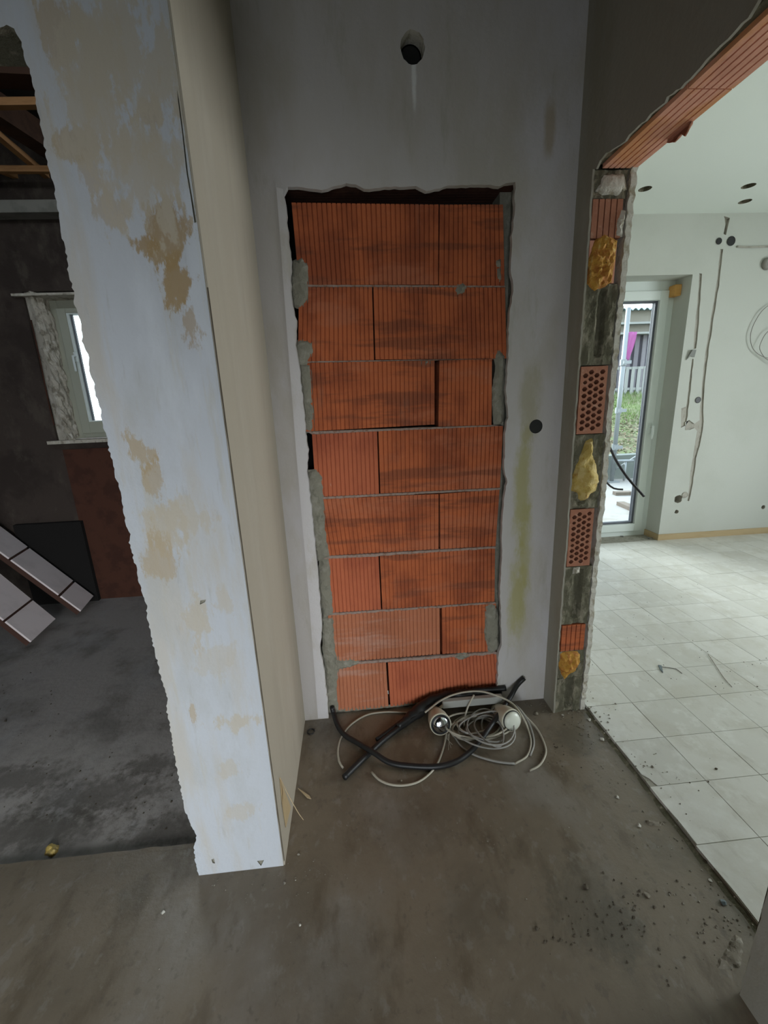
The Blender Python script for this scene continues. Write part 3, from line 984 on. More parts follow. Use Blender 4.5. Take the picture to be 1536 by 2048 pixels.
for k, pl in enumerate(CH):
    P = xz(YF, cr2(pl))
    holes.append((ragged(P + [P[0]], .05, .003, 50 + k)[:-1], .009))
up_ = xz(YF, [(1448, 432), (1460, 436), (1456, 452), (1452, 470), (1447, 468), (1451, 448)])
holes.append((up_, .02))
hol = []
for (x, y, r_, d) in [(712, 1057, 17, .05), (582, 1712, 24, .06), (625, 1684, 16, .02), (572, 1795, 12, .03), (1145, 1765, 12, .04), (850, 8, 14, .05), (930, 8, 20, .05)]:
    p = at('Y', YF, *cr2([(x, y)])[0])
    hol.append((circ(p.x, p.z, r_ / 3.303 * .0053, 16, .12, int(x)), d))
# keep the round boxes clear of the chases: those overlapping are cut in a separate plate
DX0, DX1, DZ1 = 1.72, 2.793, 2.245
outer = [(XR2, 0), (DX0, 0), (DX0, DZ1), (DX1, DZ1), (DX1, 0), (5.3, 0), (5.3, ZC + .03), (XR2, ZC + .03)]
bm = slab(outer, holes + [hol[1], hol[3], hol[4]], lambda a, b, d: V((a, YF + d, b)), .27, hm=1)
far = struct('wall_far', bm, ['white_wall', 'chase_plaster'])
for h_, d_ in (hol[0], hol[2], hol[5], hol[6]):
    cx_ = sum(p[0] for p in h_) / len(h_); cz_ = sum(p[1] for p in h_) / len(h_); r_ = (h_[0][0] - cx_)
    bm = bmesh.new()
    lathe(bm, V((cx_, YF, cz_)), V((0, 1, 0)), [(-.004, r_), (-.006, r_ * .9), (.018, r_ * .8), (.018, .0005)], 16)
    obj('socket_box', bm, 'chase_plaster' if h_ is hol[2][0] else 'black_rubber', far)
# door reveal lining is the plate itself; ceiling with three spotlight holes
hs = []
for k, (u, v) in enumerate([(1290, 378), (1497, 372), (1490, 403)]):
    p = at('Z', ZC, u, v)
    hs.append((circ(p.x, p.y, .041, 20), .05))
bm = slab([(XR2, -4.1), (5.3, -4.1), (5.3, YF), (XR2, YF)], hs, lambda a, b, d: V((a, b, ZC + d)), .08, hm=1)
cl_r = struct('ceiling', bm, ['white_ceiling', 'concrete_dark'])
# right side wall with the window opening, and the rear wall
bm = slab([(-4.1, 0), (YF, 0), (YF, ZC), (-4.1, ZC)], [([(-1.35, .6), (.45, .6), (.45, 2.3), (-1.35, 2.3)], None)], lambda a, b, d: V((5.0 + d, a, b)), .3)
struct('wall_living_side', bm, 'white_wall')
bm = bmesh.new()
box(bm, XR2, 5.3, -4.3, -4.1, 0, ZC + .03)
struct('wall_living_rear', bm, 'white_wall')
# baseboards
bm = bmesh.new()
box(bm, DX1 - .012, 5.0, YF - .014, YF, .006, .068)
struct('baseboard_far', bm, 'tan_board')
bm = bmesh.new()
box(bm, DX1 - .012, DX1, YF, 2.06, .006, .068)
struct('baseboard_reveal', bm, 'tan_board')
bm = bmesh.new()
box(bm, DX0, DX1 - .012, YF, 2.07, -.1, .010)
struct('trim_1', bm, 'grout')

# french door
YD = 2.085
bm = bmesh.new()
box(bm, 1.74, 1.80, YD - .035, YD + .035, .0, 2.245)
box(bm, 2.735, 2.80, YD - .035, YD + .035, .0, 2.245)
box(bm, 1.80, 2.735, YD - .035, YD + .035, 2.17, 2.245)
box(bm, 1.80, 2.735, YD - .035, YD + .035, .0, .06)
door = struct('door_1', bm, 'upvc')
bm = bmesh.new()
for a in ((1.80, 1.875, .06, 2.17), (2.66, 2.735, .06, 2.17), (1.875, 2.66, 2.095, 2.17), (1.875, 2.66, .06, .135)):
    box(bm, a[0], a[1], YD - .055, YD + .02, a[2], a[3], bevel=.004)
obj('sash', bm, 'upvc', door)
bm = bmesh.new()
for a in ((1.875, 1.888, .135, 2.095), (2.640, 2.66, .135, 2.095), (1.888, 2.64, 2.083, 2.095), (1.888, 2.64, .135, .150)):
    box(bm, a[0], a[1], YD - .028, YD + .012, a[2], a[3])
obj('gasket', bm, 'gasket', door)
bxo('glass_pane', 'window_glass', door, 1.888, 2.64, YD - .006, YD + .006, .15, 2.083)
bm = bmesh.new()
hp = at('Y', YD - .07, 1303, 845)
box(bm, 2.685, 2.712, YD - .065, YD - .055, .99, 1.08, bevel=.003)
tube(bm, [V((2.698, YD - .06, 1.055)), V((2.698, YD - .095, 1.055)), V((2.698, YD - .1, 1.04)), V((2.698, YD - .1, .94))], .009, 8)
obj('handle', bm, 'upvc', door, True)
bm = bmesh.new()
box(bm, 1.74, 2.80, YD + .035, YD + .30, -.03, .02)
obj('door_sill', bm, 'pavement', door)
wd = bxo('wood_wedge', 'orange_wood', None, 2.735, 2.792, 1.97, YD - .036, 2.115, 2.200, bevel=.004)
rebase(wd, (2.77, 2.0, 2.115))
tag(wd, 'orange wooden wedge in the top corner of the glazed door reveal', 'wedge')

# conduit, bracket and cable loops on the far wall, right edge
bm = bmesh.new()
tube(bm, [at('Y', YF - .006, u, v) for u, v in [(1474, 493), (1500, 494), (1536, 493), (1580, 494)]], .007, 8)
o = tag(rebase(obj('conduit', bm, 'chase_plaster', None, True), at('Y', YF, 1474, 493)), 'short grey horizontal conduit high on the white living room wall', 'pipe')
bm = bmesh.new()
tube(bm, [at('Y', YF - .02, u, v) for u, v in [(1590, 590), (1536, 612), (1512, 640), (1501, 672), (1508, 700), (1536, 716), (1590, 716)]], .0028, 6)
tube(bm, [at('Y', YF - .03, u, v) for u, v in [(1590, 640), (1540, 660), (1522, 685), (1521, 702), (1540, 722), (1590, 735)]], .0028, 6)
o = tag(rebase(obj('cable_loop', bm, 'cable_grey', None, True), at('Y', YF, 1536, 612)), 'thin grey cable hanging in loops from the white living room wall', 'cable')
bm = bmesh.new()
p = at('Y', YF, 1533, 528)
lathe(bm, p, V((0, -1, 0)), [(0, .045), (.02, .045), (.03, .035), (.03, .025), (.012, .02), (.012, .001)], 18)
tag(rebase(obj('junction_box', bm, 'cable_grey', None, True), p), 'round grey junction box on the white wall above the cable loops', 'junction box')
bm = bmesh.new()
p = at('Y', YF - .004, 1380, 712)
pl = [at('Y', YF - .004, u, v) for u, v in [(1372, 720), (1382, 700), (1389, 700), (1388, 714), (1380, 712)]]
q = [bm.verts.new(a) for a in pl]
r2 = [bm.verts.new(a + V((0, -.02 if i in (1, 2) else -.006, 0))) for i, a in enumerate(pl)]
bm.faces.new(q); bm.faces.new(r2[::-1])
for i in range(5): bm.faces.new((q[i], q[(i + 1) % 5], r2[(i + 1) % 5], r2[i]))
tag(rebase(obj('paper_scrap', bm, 'fence_white', None), p), 'white paper scrap stuck at the narrow wall chase beside the glazed door', 'scrap')

# ---- hall shell behind the camera
bm = slab([(-3.2, -4.1), (XR2, -4.1), (XR2, YB + .2), (-.29, YB + .2), (-.29, YP), (-3.2, YP)], [], lambda a, b, d: V((a, b, 2.75 + d)), .1)
struct('ceiling', bm, 'raw_concrete')
bm = slab([(-3.2, 0), (-1.3, 0), (-1.3, 1.35), (.1, 1.35), (.1, 0), (XR2, 0), (XR2, 2.75), (-3.2, 2.75)], [], lambda a, b, d: V((a, -4.1 - d, b)), .25)
struct('wall_rear', bm, 'raw_concrete')
bm = bmesh.new()
box(bm, -3.4, -3.2, -4.1, YP, -.1, 2.75)
struct('wall_hall_side', bm, 'raw_concrete')

# ---- left room
YW = 1.5
WX0, WX1, WZ0, WZ1 = -2.045, -1.10, 1.188, 2.135
bm = slab([(-3.2, -.02), (-.5, -.02), (-.5, 3.0), (-3.2, 3.0)], [([(WX0, WZ0), (WX1, WZ0), (WX1, WZ1), (WX0, WZ1)], None)], lambda a, b, d: V((a, YW + d, b)), .24)
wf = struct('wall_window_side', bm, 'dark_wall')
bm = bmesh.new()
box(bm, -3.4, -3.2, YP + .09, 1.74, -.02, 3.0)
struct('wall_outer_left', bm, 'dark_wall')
bm = bmesh.new()
box(bm, -3.3, -.5, YP + .09, 1.74, 2.98, 3.1)
cl_l = struct('ceiling', bm, 'roof_underside')
# window_1
YG = YW + .13
bm = bmesh.new()
fx = at('Y', YG, 108, 650).x
gx = at('Y', YG, 140, 640).x
FX0, GX0, GX1 = -1.985, gx, -1.22
GZ0, GZ1 = at('Y', YG, 190, 843).z, at('Y', YG, 140, 628).z
for a in ((FX0, FX0 + .07, WZ0 + .005, WZ1 - .002), (-1.17, WX1, WZ0 + .005, WZ1 - .002), (FX0 + .07, -1.17, WZ1 - .09, WZ1 - .002), (FX0 + .07, -1.17, WZ0 + .005, WZ0 + .05)):
    box(bm, a[0], a[1], YG - .02, YG + .05, a[2], a[3], bevel=.003)
win = struct('window_1', bm, 'upvc_shade')
bm = bmesh.new()
for a in ((FX0 + .065, GX0, WZ0 + .04, WZ1 - .08), (GX1, -1.16, WZ0 + .04, WZ1 - .08), (GX0, GX1, GZ1, WZ1 - .08), (GX0, GX1, WZ0 + .04, GZ0)):
    box(bm, a[0], a[1], YG - .035, YG + .03, a[2], a[3], bevel=.003)
obj('sash', bm, 'upvc_shade', win)
bm = bmesh.new()
box(bm, GX0, GX0 + .016, YG - .03, YG + .015, GZ0, GZ1)
box(bm, GX0 + .016, GX1, YG - .03, YG + .015, GZ1 - .008, GZ1)
box(bm, GX0 + .016, GX1, YG - .03, YG + .015, GZ0, GZ0 + .008)
obj('glazing_bead', bm, 'upvc', win)
bm = bmesh.new()
box(bm, GX0 + .016, GX0 + .024, YG - .012, YG + .006, GZ0 + .008, GZ1 - .008)
obj('gasket', bm, 'gasket', win)
bxo('glass_pane', 'window_glass', win, GX0 + .02, GX1, YG - .004, YG + .004, GZ0 + .006, GZ1 - .006)
hp = at('Y', YG - .07, 146, 712)
bm = bmesh.new()
box(bm, hp.x - .012, hp.x + .012, YG - .045, YG - .035, hp.z - .035, hp.z + .03, bevel=.003)
tube(bm, [V((hp.x, YG - .04, hp.z)), V((hp.x, YG - .07, hp.z)), V((hp.x, YG - .075, hp.z - .012)), V((hp.x, YG - .075, hp.z - .10))], .007, 8)
obj('handle', bm, 'upvc', win, True)
# rough plaster and foam in the left reveal, thin boards top and bottom
bm = bmesh.new()
lft = spline([V((at('Y', YW - .004, u, v).x, 0, at('Y', YW - .004, u, v).z)) for u, v in [(52, 582), (64, 625), (76, 668), (82, 700), (94, 745), (102, 790), (114, 825), (122, 862), (130, 884)]], .022)
rgt_ = spline([V((at('Y', YG - .03, u, v).x, 0, at('Y', YG - .03, u, v).z)) for u, v in [(88, 598), (102, 640), (110, 670), (112, 700), (122, 740), (130, 775), (138, 810), (145, 840), (152, 872)]], .022)
N = min(len(lft), len(rgt_))
rows = []
for i in range(N):
    a, b = lft[int(i * (len(lft) - 1) / (N - 1))], rgt_[int(i * (len(rgt_) - 1) / (N - 1))]
    row = [bm.verts.new((-2.075, YW + .03, a.z)), bm.verts.new((a.x - .012, YW + .012, a.z))]
    for j in range(9):
        t = j / 8
        x, z, y = a.x + (b.x - a.x) * t, a.z + (b.z - a.z) * t, YW - .004 + (YG - .026 - YW) * t
        k = noise.noise(V((x * 20, y * 30, z * 22))) + .5 * noise.noise(V((x * 50, y * 60, z * 60)))
        row.append(bm.verts.new((x + .02 + .02 * k + .012 * math.sin(t * PI), y - .014 * k * (t > .05), z)))
    rows.append(row)
for i in range(N - 1):
    for j in range(10):
        bm.faces.new((rows[i][j], rows[i][j + 1], rows[i + 1][j + 1], rows[i + 1][j]))
obj('reveal_filling', bm, 'rough_filling', wf)
bm = bmesh.new()
box(bm, WX0 - .05, WX1 + .02, YW - .03, YG - .02, WZ1 - .030, WZ1 - .016)
obj('reveal_board', bm, 'rough_filling', wf)
bm = bmesh.new()
box(bm, WX0 - .035, WX1 + .05, YW - .05, YG - .022, WZ0 - .018, WZ0 + .004)
obj('window_board', bm, 'rough_filling', wf)
bm = bmesh.new()
box(bm, WX0 + .03, -.6, YW - .012, YW, -.014, WZ0 - .06)
obj('niche_lining', bm, 'brown_brick', wf)
# copper coloured pipe line beside the window
bm = bmesh.new()
tube(bm, [at('Y', YW - .01, u, v) for u, v in [(62, 640), (80, 720), (96, 800), (108, 850)]], .004, 6)
obj('pipe', bm, 'brown_brick', wf)
# wall plate and roof battens
pa = at('Y', YW - .02, 60, 425)
beam = bxo('wall_plate', 'grey_board', None, -3.2, -.53, YW - .10, YW - .001, pa.z - .03, pa.z + .035)
rebase(beam, (-1.9, YW - .05, pa.z - .03))
tag(beam, 'weathered grey beam running along the dark wall above the small window', 'beam')


def bar(name, p, q, w_, h_, m, label, cat, group=None):
    p, q = V(p), V(q)
    t = (q - p).normalized()
    s_ = t.cross(V((0, 0, 1))).normalized()
    u_ = s_.cross(t)
    bm = bmesh.new()
    P = [p + s_ * w_ / 2, p - s_ * w_ / 2, p - s_ * w_ / 2 + u_ * h_, p + s_ * w_ / 2 + u_ * h_]
    hexa(bm, P, t, (q - p).length)
    o = rebase(obj(name, bm, m), p)
    return tag(o, label, cat, group)


ZJ = 2.72
for (a, b, w_, lab) in [((-40, 216), (110, 214), .035, 'pale roof batten nearest the hall, above the dark left room'),
                        ((-60, 345), (140, 346), .030, 'bright orange roof batten crossing the middle of the bare ceiling'),
                        ((-60, 384), (150, 385), .028, 'orange roof batten nearest the grey beam over the small window')]:
    bar('roof_batten', at('Z', ZJ, *a), at('Z', ZJ, *b), w_, .03, 'batten_wood', lab, 'batten', 'roof battens in the left room')
for (a, b, w_, lab) in [((-20, 262), (100, 362), .035, 'orange diagonal brace crossing the roof battens from left to right'),
                        ((-40, 330), (70, 372), .03, 'orange diagonal brace behind the longer brace in the roof')]:
    bar('roof_brace', at('Z', ZJ + .035, *a), at('Z', ZJ + .035, *b), w_, .03, 'batten_wood', lab, 'brace', 'diagonal roof braces in the left room')
for k, (a, b, lab) in enumerate([((-40, 160), (120, 168), 'dark rafter above the palest batten in the left room'),
                                 ((-30, 228), (130, 330), 'dark diagonal rafter over the orange brace in the left room'),
                                 ((-40, 402), (150, 404), 'dark rafter just before the grey beam in the left room')]):
    bar('rafter', at('Z', ZJ + .07, *a), at('Z', ZJ + .07, *b), .10, .12, 'beam_wood', lab, 'rafter', 'dark rafters in the left room')


# leaning panel boards
def leaning(pn, pf, qn, qf, th, joints, label):
    """board: foot edge pn(near)-pf(far), rising to qn-qf; white pieces on a dark back"""
    pn, pf, qn, qf = V(pn), V(pf), V(qn), V(qf)
    nrm = (pf - pn).cross(qn - pn).normalized()
    if nrm.z > 0: nrm = -nrm
    t = thing('leaning_board', pn.lerp(pf, .5), label, 'board', 'white faced boards leaning in the left room')
    t0 = t.location.copy()
    bm = bmesh.new()
    hexa(bm, [pn + nrm * .012, pf + nrm * .012, qf + nrm * .012, qn + nrm * .012], nrm, th)
    for v_ in bm.verts: v_.co -= t0
    obj('backing', bm, 'panel_back', t)
    js = [0] + joints + [1]
    for a, b in zip(js[:-1], js[1:]):
        g_ = .006
        A = [pn.lerp(qn, a + g_ * (a > 0)), pf.lerp(qf, a + g_ * (a > 0)), pf.lerp(qf, b - g_ * (b < 1)), pn.lerp(qn, b - g_ * (b < 1))]
        bm = bmesh.new()
        hexa(bm, A, nrm, .011)
        for v_ in bm.verts: v_.co -= t0
        obj('panel', bm, 'white_panel', t)
    return t


def ext(p, q, k): return V(p) + (V(q) - V(p)) * k
n0, n1 = at('Y', .79, 64, 1286), at('Y', .79, 0, 1232)
f0, f1 = at('Y', 1.07, 115, 1252), at('Y', 1.07, 0, 1147)
n0.z = f0.z = .05
dirn = (f1 - f0).normalized()
leaning(n0, f0, n0 + dirn * 1.1, f0 + dirn * 1.1, .03, [.17, .55], 'white faced board leaning nearest the hall, foot on the grey screed')
n0, n1 = at('Y', 1.18, 162, 1219), at('Y', 1.18, 0, 1120)
f0, f1 = at('Y', 1.42, 184, 1178), at('Y', 1.42, 0, 1052)
n0.z = f0.z = .045
dirn = (f1 - f0).normalized()
leaning(n0, f0, n0 + dirn * 1.3, f0 + dirn * 1.3, .03, [.13, .42, .7], 'white faced board leaning closer to the window wall, behind the other board')
a, b = at('Y', YW - .03, 30, 1055), at('Y', YW - .03, 163, 1042)
dp = bxo('black_sheet', 'black_void', None, a.x, b.x, YW - .045, YW - .014, -.013, b.z)
rebase(dp, ((a.x + b.x) / 2, YW - .03, -.013))
tag(dp, 'black sheet standing against the wall behind the leaning boards', 'sheet')

# ================================================================== OBJECTS IN THE HALL
c6 = lambda x, y: (600 + x / 2.4, 1300 + y / 2.4)


def fp(x, y, z):
    return at('Z', z, *c6(x, y))


def hose(name, pts, r, m, label, cat, group=None, seg=10, rf=None):
    bm = bmesh.new()
    P = [fp(*p) for p in pts]
    for q in P:
        q.y = min(q.y, YB - r - .004) if not (-.16 < q.x < .58) else min(q.y, -.012 - r)
    tube(bm, P, r, seg, rf=rf)
    o = rebase(obj(name, bm, m, None, True), P[0])
    return tag(o, label, cat, group)


G1 = 'black hoses at the foot of the bricked-up doorway'
hose('hose', [(155, 252, .055), (160, 300, .03), (180, 360, .014), (215, 408, .012), (270, 442, .013), (350, 490, .026), (430, 540, .014), (530, 557, .012), (650, 560, .012),
              (740, 540, .012), (810, 495, .014), (870, 430, .03), (912, 368, .045), (960, 300, .055), (1008, 228, .075), (1042, 170, .10), (1066, 118, .13)],
     .0105, 'black_rubber', 'long black hose bent in a wide U in front of the spotlights', 'hose', G1)
hose('hose', [(212, 612, .012), (262, 562, .012), (330, 497, .012), (400, 432, .014), (480, 372, .018), (560, 318, .03), (640, 262, .045), (720, 215, .06), (830, 190, .075), (985, 178, .085)],
     .0115, 'black_rubber', 'straight black hose running diagonally under the bent one', 'hose', G1)
hose('hose', [(368, 432, .012), (440, 380, .014), (520, 320, .016), (600, 268, .03), (690, 222, .04), (800, 200, .05), (900, 188, .06), (960, 182, .07)],
     .010, 'black_rubber', 'shorter black hose lying alongside the straight one near the bricks', 'hose', G1)
# crumpled black sleeve along the wall
bm = bmesh.new()
P = [fp(*p) for p in [(470, 372, .02), (560, 300, .03), (640, 245, .05), (720, 205, .065), (800, 196, .07), (900, 200, .06), (955, 205, .05)]]
for q in P: q.y = min(q.y, -.04)
tube(bm, P, .024, 12, step=.008, rf=lambda t: .25 + .95 * math.sin(PI * min(1, t * 1.1 + .03)) ** .6)
for v_ in bm.verts:
    k = noise.noise(v_.co * 60)
    v_.co += V((.006 * k, .002 * k, .009 * noise.noise(v_.co * 45 + V((3, 3, 3)))))
    v_.co.z = max(v_.co.z, .002); v_.co.y = min(v_.co.y, -.012)
tag(rebase(obj('plastic_sleeve', bm, 'black_rubber', None, True), P[0]), 'crumpled black plastic sleeve pushed against the lowest bricks', 'sleeve')

G2 = 'pale cables in the tangle on the floor'
R1 = .0042
for pts, m, lab in [
    ([(530, 302, .006), (460, 298, .006), (400, 298, .006), (320, 312, .005), (245, 358, .005), (198, 420, .005), (182, 480, .005), (188, 535, .005), (207, 566, .005)], 'cable_beige',
     'pale cable curving round to the left of the hoses'),
    ([(343, 585, .005), (378, 622, .005), (430, 645, .005), (500, 650, .005), (570, 632, .005), (628, 588, .005), (662, 540, .004), (688, 470, .005), (703, 400, .012), (708, 360, .03)], 'cable_beige',
     'pale cable dipping lowest, below the U of the black hose'),
    ([(600, 300, .06), (680, 240, .085), (760, 208, .10), (860, 198, .105), (950, 222, .095), (1020, 258, .07), (1068, 320, .03), (1098, 390, .006), (1108, 450, .005), (1088, 510, .005), (1030, 546, .005)],
     'cable_beige', 'pale cable arching over the grey rail and down to the right'),
    ([(1035, 262, .05), (1088, 330, .02), (1116, 400, .006), (1122, 455, .005), (1105, 506, .005)], 'cable_grey', 'short cable end between the two right-hand cables'),
    ([(1050, 275, .04), (1085, 320, .02), (1130, 368, .006), (1163, 425, .005), (1180, 490, .005), (1152, 550, .005), (1103, 579, .005)], 'cable_beige', 'pale cable ending furthest right of the tangle'),
    ([(1030, 546, .005), (940, 535, .005), (840, 505, .005), (775, 462, .005), (735, 400, .006), (722, 350, .01)], 'cable_grey', 'dull grey cable sweeping under the right part of the hose'),
    ([(835, 215, .10), (805, 275, .06), (790, 330, .02), (787, 370, .006)], 'cable_beige', 'short cable hanging straight down from the middle of the grey rail'),
    ([(935, 278, .05), (885, 318, .03), (872, 350, .012), (876, 395, .005)], 'cable_grey', 'short grey cable hanging from the right part of the rail')]:
    hose('cable', pts, R1, m, lab, 'cable', G2, seg=6)
# coil
bm = bmesh.new()
rc = random.Random(3)
pts = []
cc = fp(848, 378, .006)
for i in range(0, 12 * 9):
    a = i * 2 * PI / 18
    k = i / (12 * 9)
    rx = .105 + .025 * math.sin(k * 9) + rc.uniform(-.003, .003); ry = .062 + .014 * math.cos(k * 7)
    pts.append(cc + V((rx * math.cos(a) + .015 * math.sin(k * 11), ry * math.sin(a) + .008 * math.cos(k * 13), .002 + .022 * k + .008 * math.sin(a * 1.5))))
tube(bm, pts, R1, 6, step=.03)
tag(rebase(obj('cable_coil', bm, 'cable_beige', None, True), cc), 'loose coil of pale cable lying between the two spotlights', 'cable')
bm = bmesh.new()
pts = []
cc = fp(900, 400, .012)
for i in range(0, 18 * 4 + 9):
    a = i * 2 * PI / 18 + 1
    k = i / 80
    rx = .085 + .035 * math.sin(k * 7 + 1); ry = .085 + .02 * math.cos(k * 9)
    pts.append(cc + V((rx * math.cos(a), ry * math.sin(a), .008 + .03 * k + .010 * math.sin(a * 2))))
tube(bm, pts, .0034, 6, step=.03)
tag(rebase(obj('cable_coil', bm, 'cable_grey', None, True), cc), 'greyer loose cable coil nearest the frosted white bulb', 'cable')
# thin flex strands at first lamp
bm = bmesh.new()
for k, (a, b) in enumerate([((712, 425), (725, 470)), ((716, 420), (712, 480)), ((706, 425), (732, 455))]):
    tube(bm, [fp(a[0], a[1] - 20, .02), fp(*a, .012), fp(*b, .003)], .0012, 5)
tag(rebase(obj('wire_strands', bm, 'cable_beige'), fp(712, 425, .003)), 'thin bare wire strands below the spotlight with the mirrored bulb', 'wire')

# spotlight fixture
A, B = at('Y', -.075, 884, 1404), at('Y', -.075, 1002, 1407)
t = thing('spotlight_bar', (A.x, -.08, 0), 'dusty grey rail with two cream spotlights lying on the floor', 'light fixture')
t0 = V(t.location)
bm = bmesh.new()
box(bm, A.x - t0.x, B.x - t0.x, -.012, .012, A.z - .022, A.z + .012, bevel=.002)
obj('rail', bm, 'rail_grey', t)
for (cx_, cy_, zc, dx, kind) in [(675, 357, .052, -.05, 'mirror'), (1016, 338, .052, -.22, 'frost')]:
    c = fp(cx_, cy_, zc)
    ax = V((dx * -1 - .0, -1, .28)).normalized() if kind == 'mirror' else V((.25, -1, .30)).normalized()
    c = c - t0
    bm = bmesh.new()
    lathe(bm, c, -ax, [(0, .0415), (-.002, .0445), (.006, .0455), (.05, .042), (.09, .033), (.12, .026), (.125, .020), (.125, .001)], 28)
    # inner hollow
    sh = obj('spot_shade', bm, 'lamp_shell', t, True)
    bm = bmesh.new()
    lathe(bm, c, ax, [(.0005, .0405), (.004, .0405), (.004, .037), (.0005, .036), (.0004, .0005)], 28)
    obj('rim', bm, 'black_rubber', sh, True)
    bm = bmesh.new()
    if kind == 'mirror':
        lathe(bm, c, ax, [(-.02, .034), (.002, .0345), (.008, .030), (.013, .020), (.016, .010), (.017, .001)], 28)
        o = obj('bulb', bm, 'bulb_mirror', sh, True)
        o['label'] = 'mirrored reflector bulb'
    else:
        lathe(bm, c, ax, [(-.02, .036), (.004, .0375), (.012, .034), (.017, .022), (.019, .010), (.0195, .001)], 28)
        o = obj('bulb', bm, 'frosted_bulb', sh, True)
        o['label'] = 'frosted cream bulb'
    bm = bmesh.new()
    e_ = c - ax * .11
    tgt = V((max(A.x - t0.x + .01, min(B.x - t0.x - .01, e_.x)), 0, A.z - .008))
    tube(bm, [e_, tgt], .007, 8, raw=True)
    obj('bracket', bm, 'lamp_shell', t, True)
for sh in list(t.children):
    pass

# black cables hanging out of the end of the right wall
for pts, r_, lab in [([(1205, 872), (1219, 894), (1233, 922), (1255, 955), (1288, 993)], .0048, 'long black cable end sticking out of the broken wall end'),
                     ([(1203, 950), (1214, 966), (1228, 977), (1246, 979)], .0036, 'short thin black cable end below the longer one')]:
    bm = bmesh.new()
    P = [at('Y', -.045 - .012 * i, u, v) for i, (u, v) in enumerate(pts)]
    tube(bm, P, r_, 8)
    tag(rebase(obj('cable_end', bm, 'black_rubber', None, True), P[0]), lab, 'cable', 'black cable ends in the wall opening')

# ---- debris
rd = random.Random(21)
bm = bmesh.new()


def scatter(bm, poly_px, n_, smin, smax, z=0.0, flat=.6):
    for _ in range(n_):
        a, b, c = rd.choice(poly_px)
        u, v = rd.gauss(a, c), rd.gauss(b, c * .5)
        p = at('Z', z, u, v)
        if z == 0 and p.x > XR2 - .01: p.z = .0135
        if p.y > -.03 and -.2 < p.x < .97: continue
        if p.y > YP - .008 and -.56 < p.x < XL + .01: continue
        rock(bm, p, rd.uniform(smin, smax) * (1 if rd.random() < .93 else 1.8), rd, flat)


scatter(bm, [(1170, 1445, 30), (1150, 1420, 25), (1190, 1470, 25), (1080, 1400, 20), (1050, 1395, 20)], 150, .0015, .005)
scatter(bm, [(1250, 1560, 50), (1330, 1680, 40), (1400, 1780, 40), (1440, 1850, 40)], 130, .0012, .0035)
scatter(bm, [(900, 1560, 200), (700, 1700, 200), (1100, 1650, 120)], 120, .0008, .0022)
scatter(bm, [(600, 1750, 60), (400, 1760, 30), (480, 1745, 40), (500, 1738, 60)], 70, .001, .0034)
scatter(bm, [(400, 1800, 120), (700, 1850, 250), (1050, 1750, 200)], 120, .0006, .0016)
scatter(bm, [(620, 1450, 14), (1085, 1400, 16), (1140, 1425, 18)], 60, .001, .004)
o = obj('rubble_crumbs', bm, 'rubble')
tag(o, 'scattered pale mortar crumbs and dust over the hall floor', 'rubble', kind='stuff')
bm = bmesh.new()
scatter(bm, [(1180, 1820, 45), (1230, 1850, 40), (1270, 1790, 50), (1140, 1870, 35), (1350, 1900, 60)], 95, .0012, .0045)
scatter(bm, [(1150, 1500, 40), (1120, 1510, 30)], 30, .0012, .003)
scatter(bm, [(1420, 1350, 60), (1330, 1300, 90), (1480, 1360, 40), (1300, 1200, 60), (1400, 1560, 60)], 70, .001, .0035)
o = obj('dark_crumbs', bm, 'rubble_dark')
tag(o, 'dark crumbs of dirt clustered on the floor before the tiles', 'rubble', kind='stuff')
bm = bmesh.new()
scatter(bm, [(200, 1450, 120), (100, 1550, 100), (300, 1600, 60), (60, 1400, 60)], 80, .0012, .005, z=-.014)
o = obj('dark_crumbs', bm, 'rubble_dark')
tag(o, 'dark crumbs scattered on the left room screed', 'rubble', kind='stuff')

for (u, v, s, m, lab, nm) in [
    (1447, 1806, .010, 'stone_blue', 'flat blue grey stone in the rubble beside the tile edge', 'stone'),
    (1410, 1724, .0075, 'rubble_dark', 'brown stone lying on the edge of the pale tiles', 'stone'),
    (1420, 1762, .006, 'chip_white', 'pale broken piece just below the brown stone at the tile edge', 'plaster_chip'),
    (1205, 1480, .010, 'chip_white', 'pale plaster chip near the tiles in front of the broken wall end', 'plaster_chip'),
    (1178, 1440, .011, 'chip_white', 'pale plaster chip right at the foot of the broken wall end', 'plaster_chip'),
    (1072, 1428, .013, 'rubble', 'upright brown mortar piece between the white bulb and wall corner', 'mortar_piece'),
    (1046, 1392, .008, 'chip_white', 'small pale pebble at the back wall beside the hose end', 'plaster_chip'),
    (1278, 1652, .008, 'chip_white', 'pale chip left of the thin mortar ridge by the tiles', 'plaster_chip'),
    (326, 1826, .0058, 'chip_white', 'tiny white chip on the bare floor in front of the pillar', 'plaster_chip'),
    (600, 1851, .0045, 'chip_white', 'tiny white chip on the floor right of the pillar foot', 'plaster_chip'),
    (1294, 1791, .009, 'rubble', 'grey mortar piece in the middle of the crumb field', 'mortar_piece'),
    (1172, 1775, .008, 'rubble_dark', 'dark lump at the left edge of the crumb field', 'mortar_piece'),
    (802, 1562, .006, 'rubble', 'small brown crumb beside the lowest pale cable', 'mortar_piece'),
    (1235, 1595, .008, 'chip_white', 'pale elongated chip on the screed left of the broken tile corner', 'plaster_chip'),
    (1160, 1335, .0, '', '', '')]:
    if not s: continue
    bm = bmesh.new()
    p = at('Z', 0, u, v)
    if p.x > XR2 + .01: p.z = .0135
    rock(bm, p, s, rd, .55)
    tag(rebase(obj(nm, bm, m), p), lab, 'debris', 'loose pieces on the hall floor')
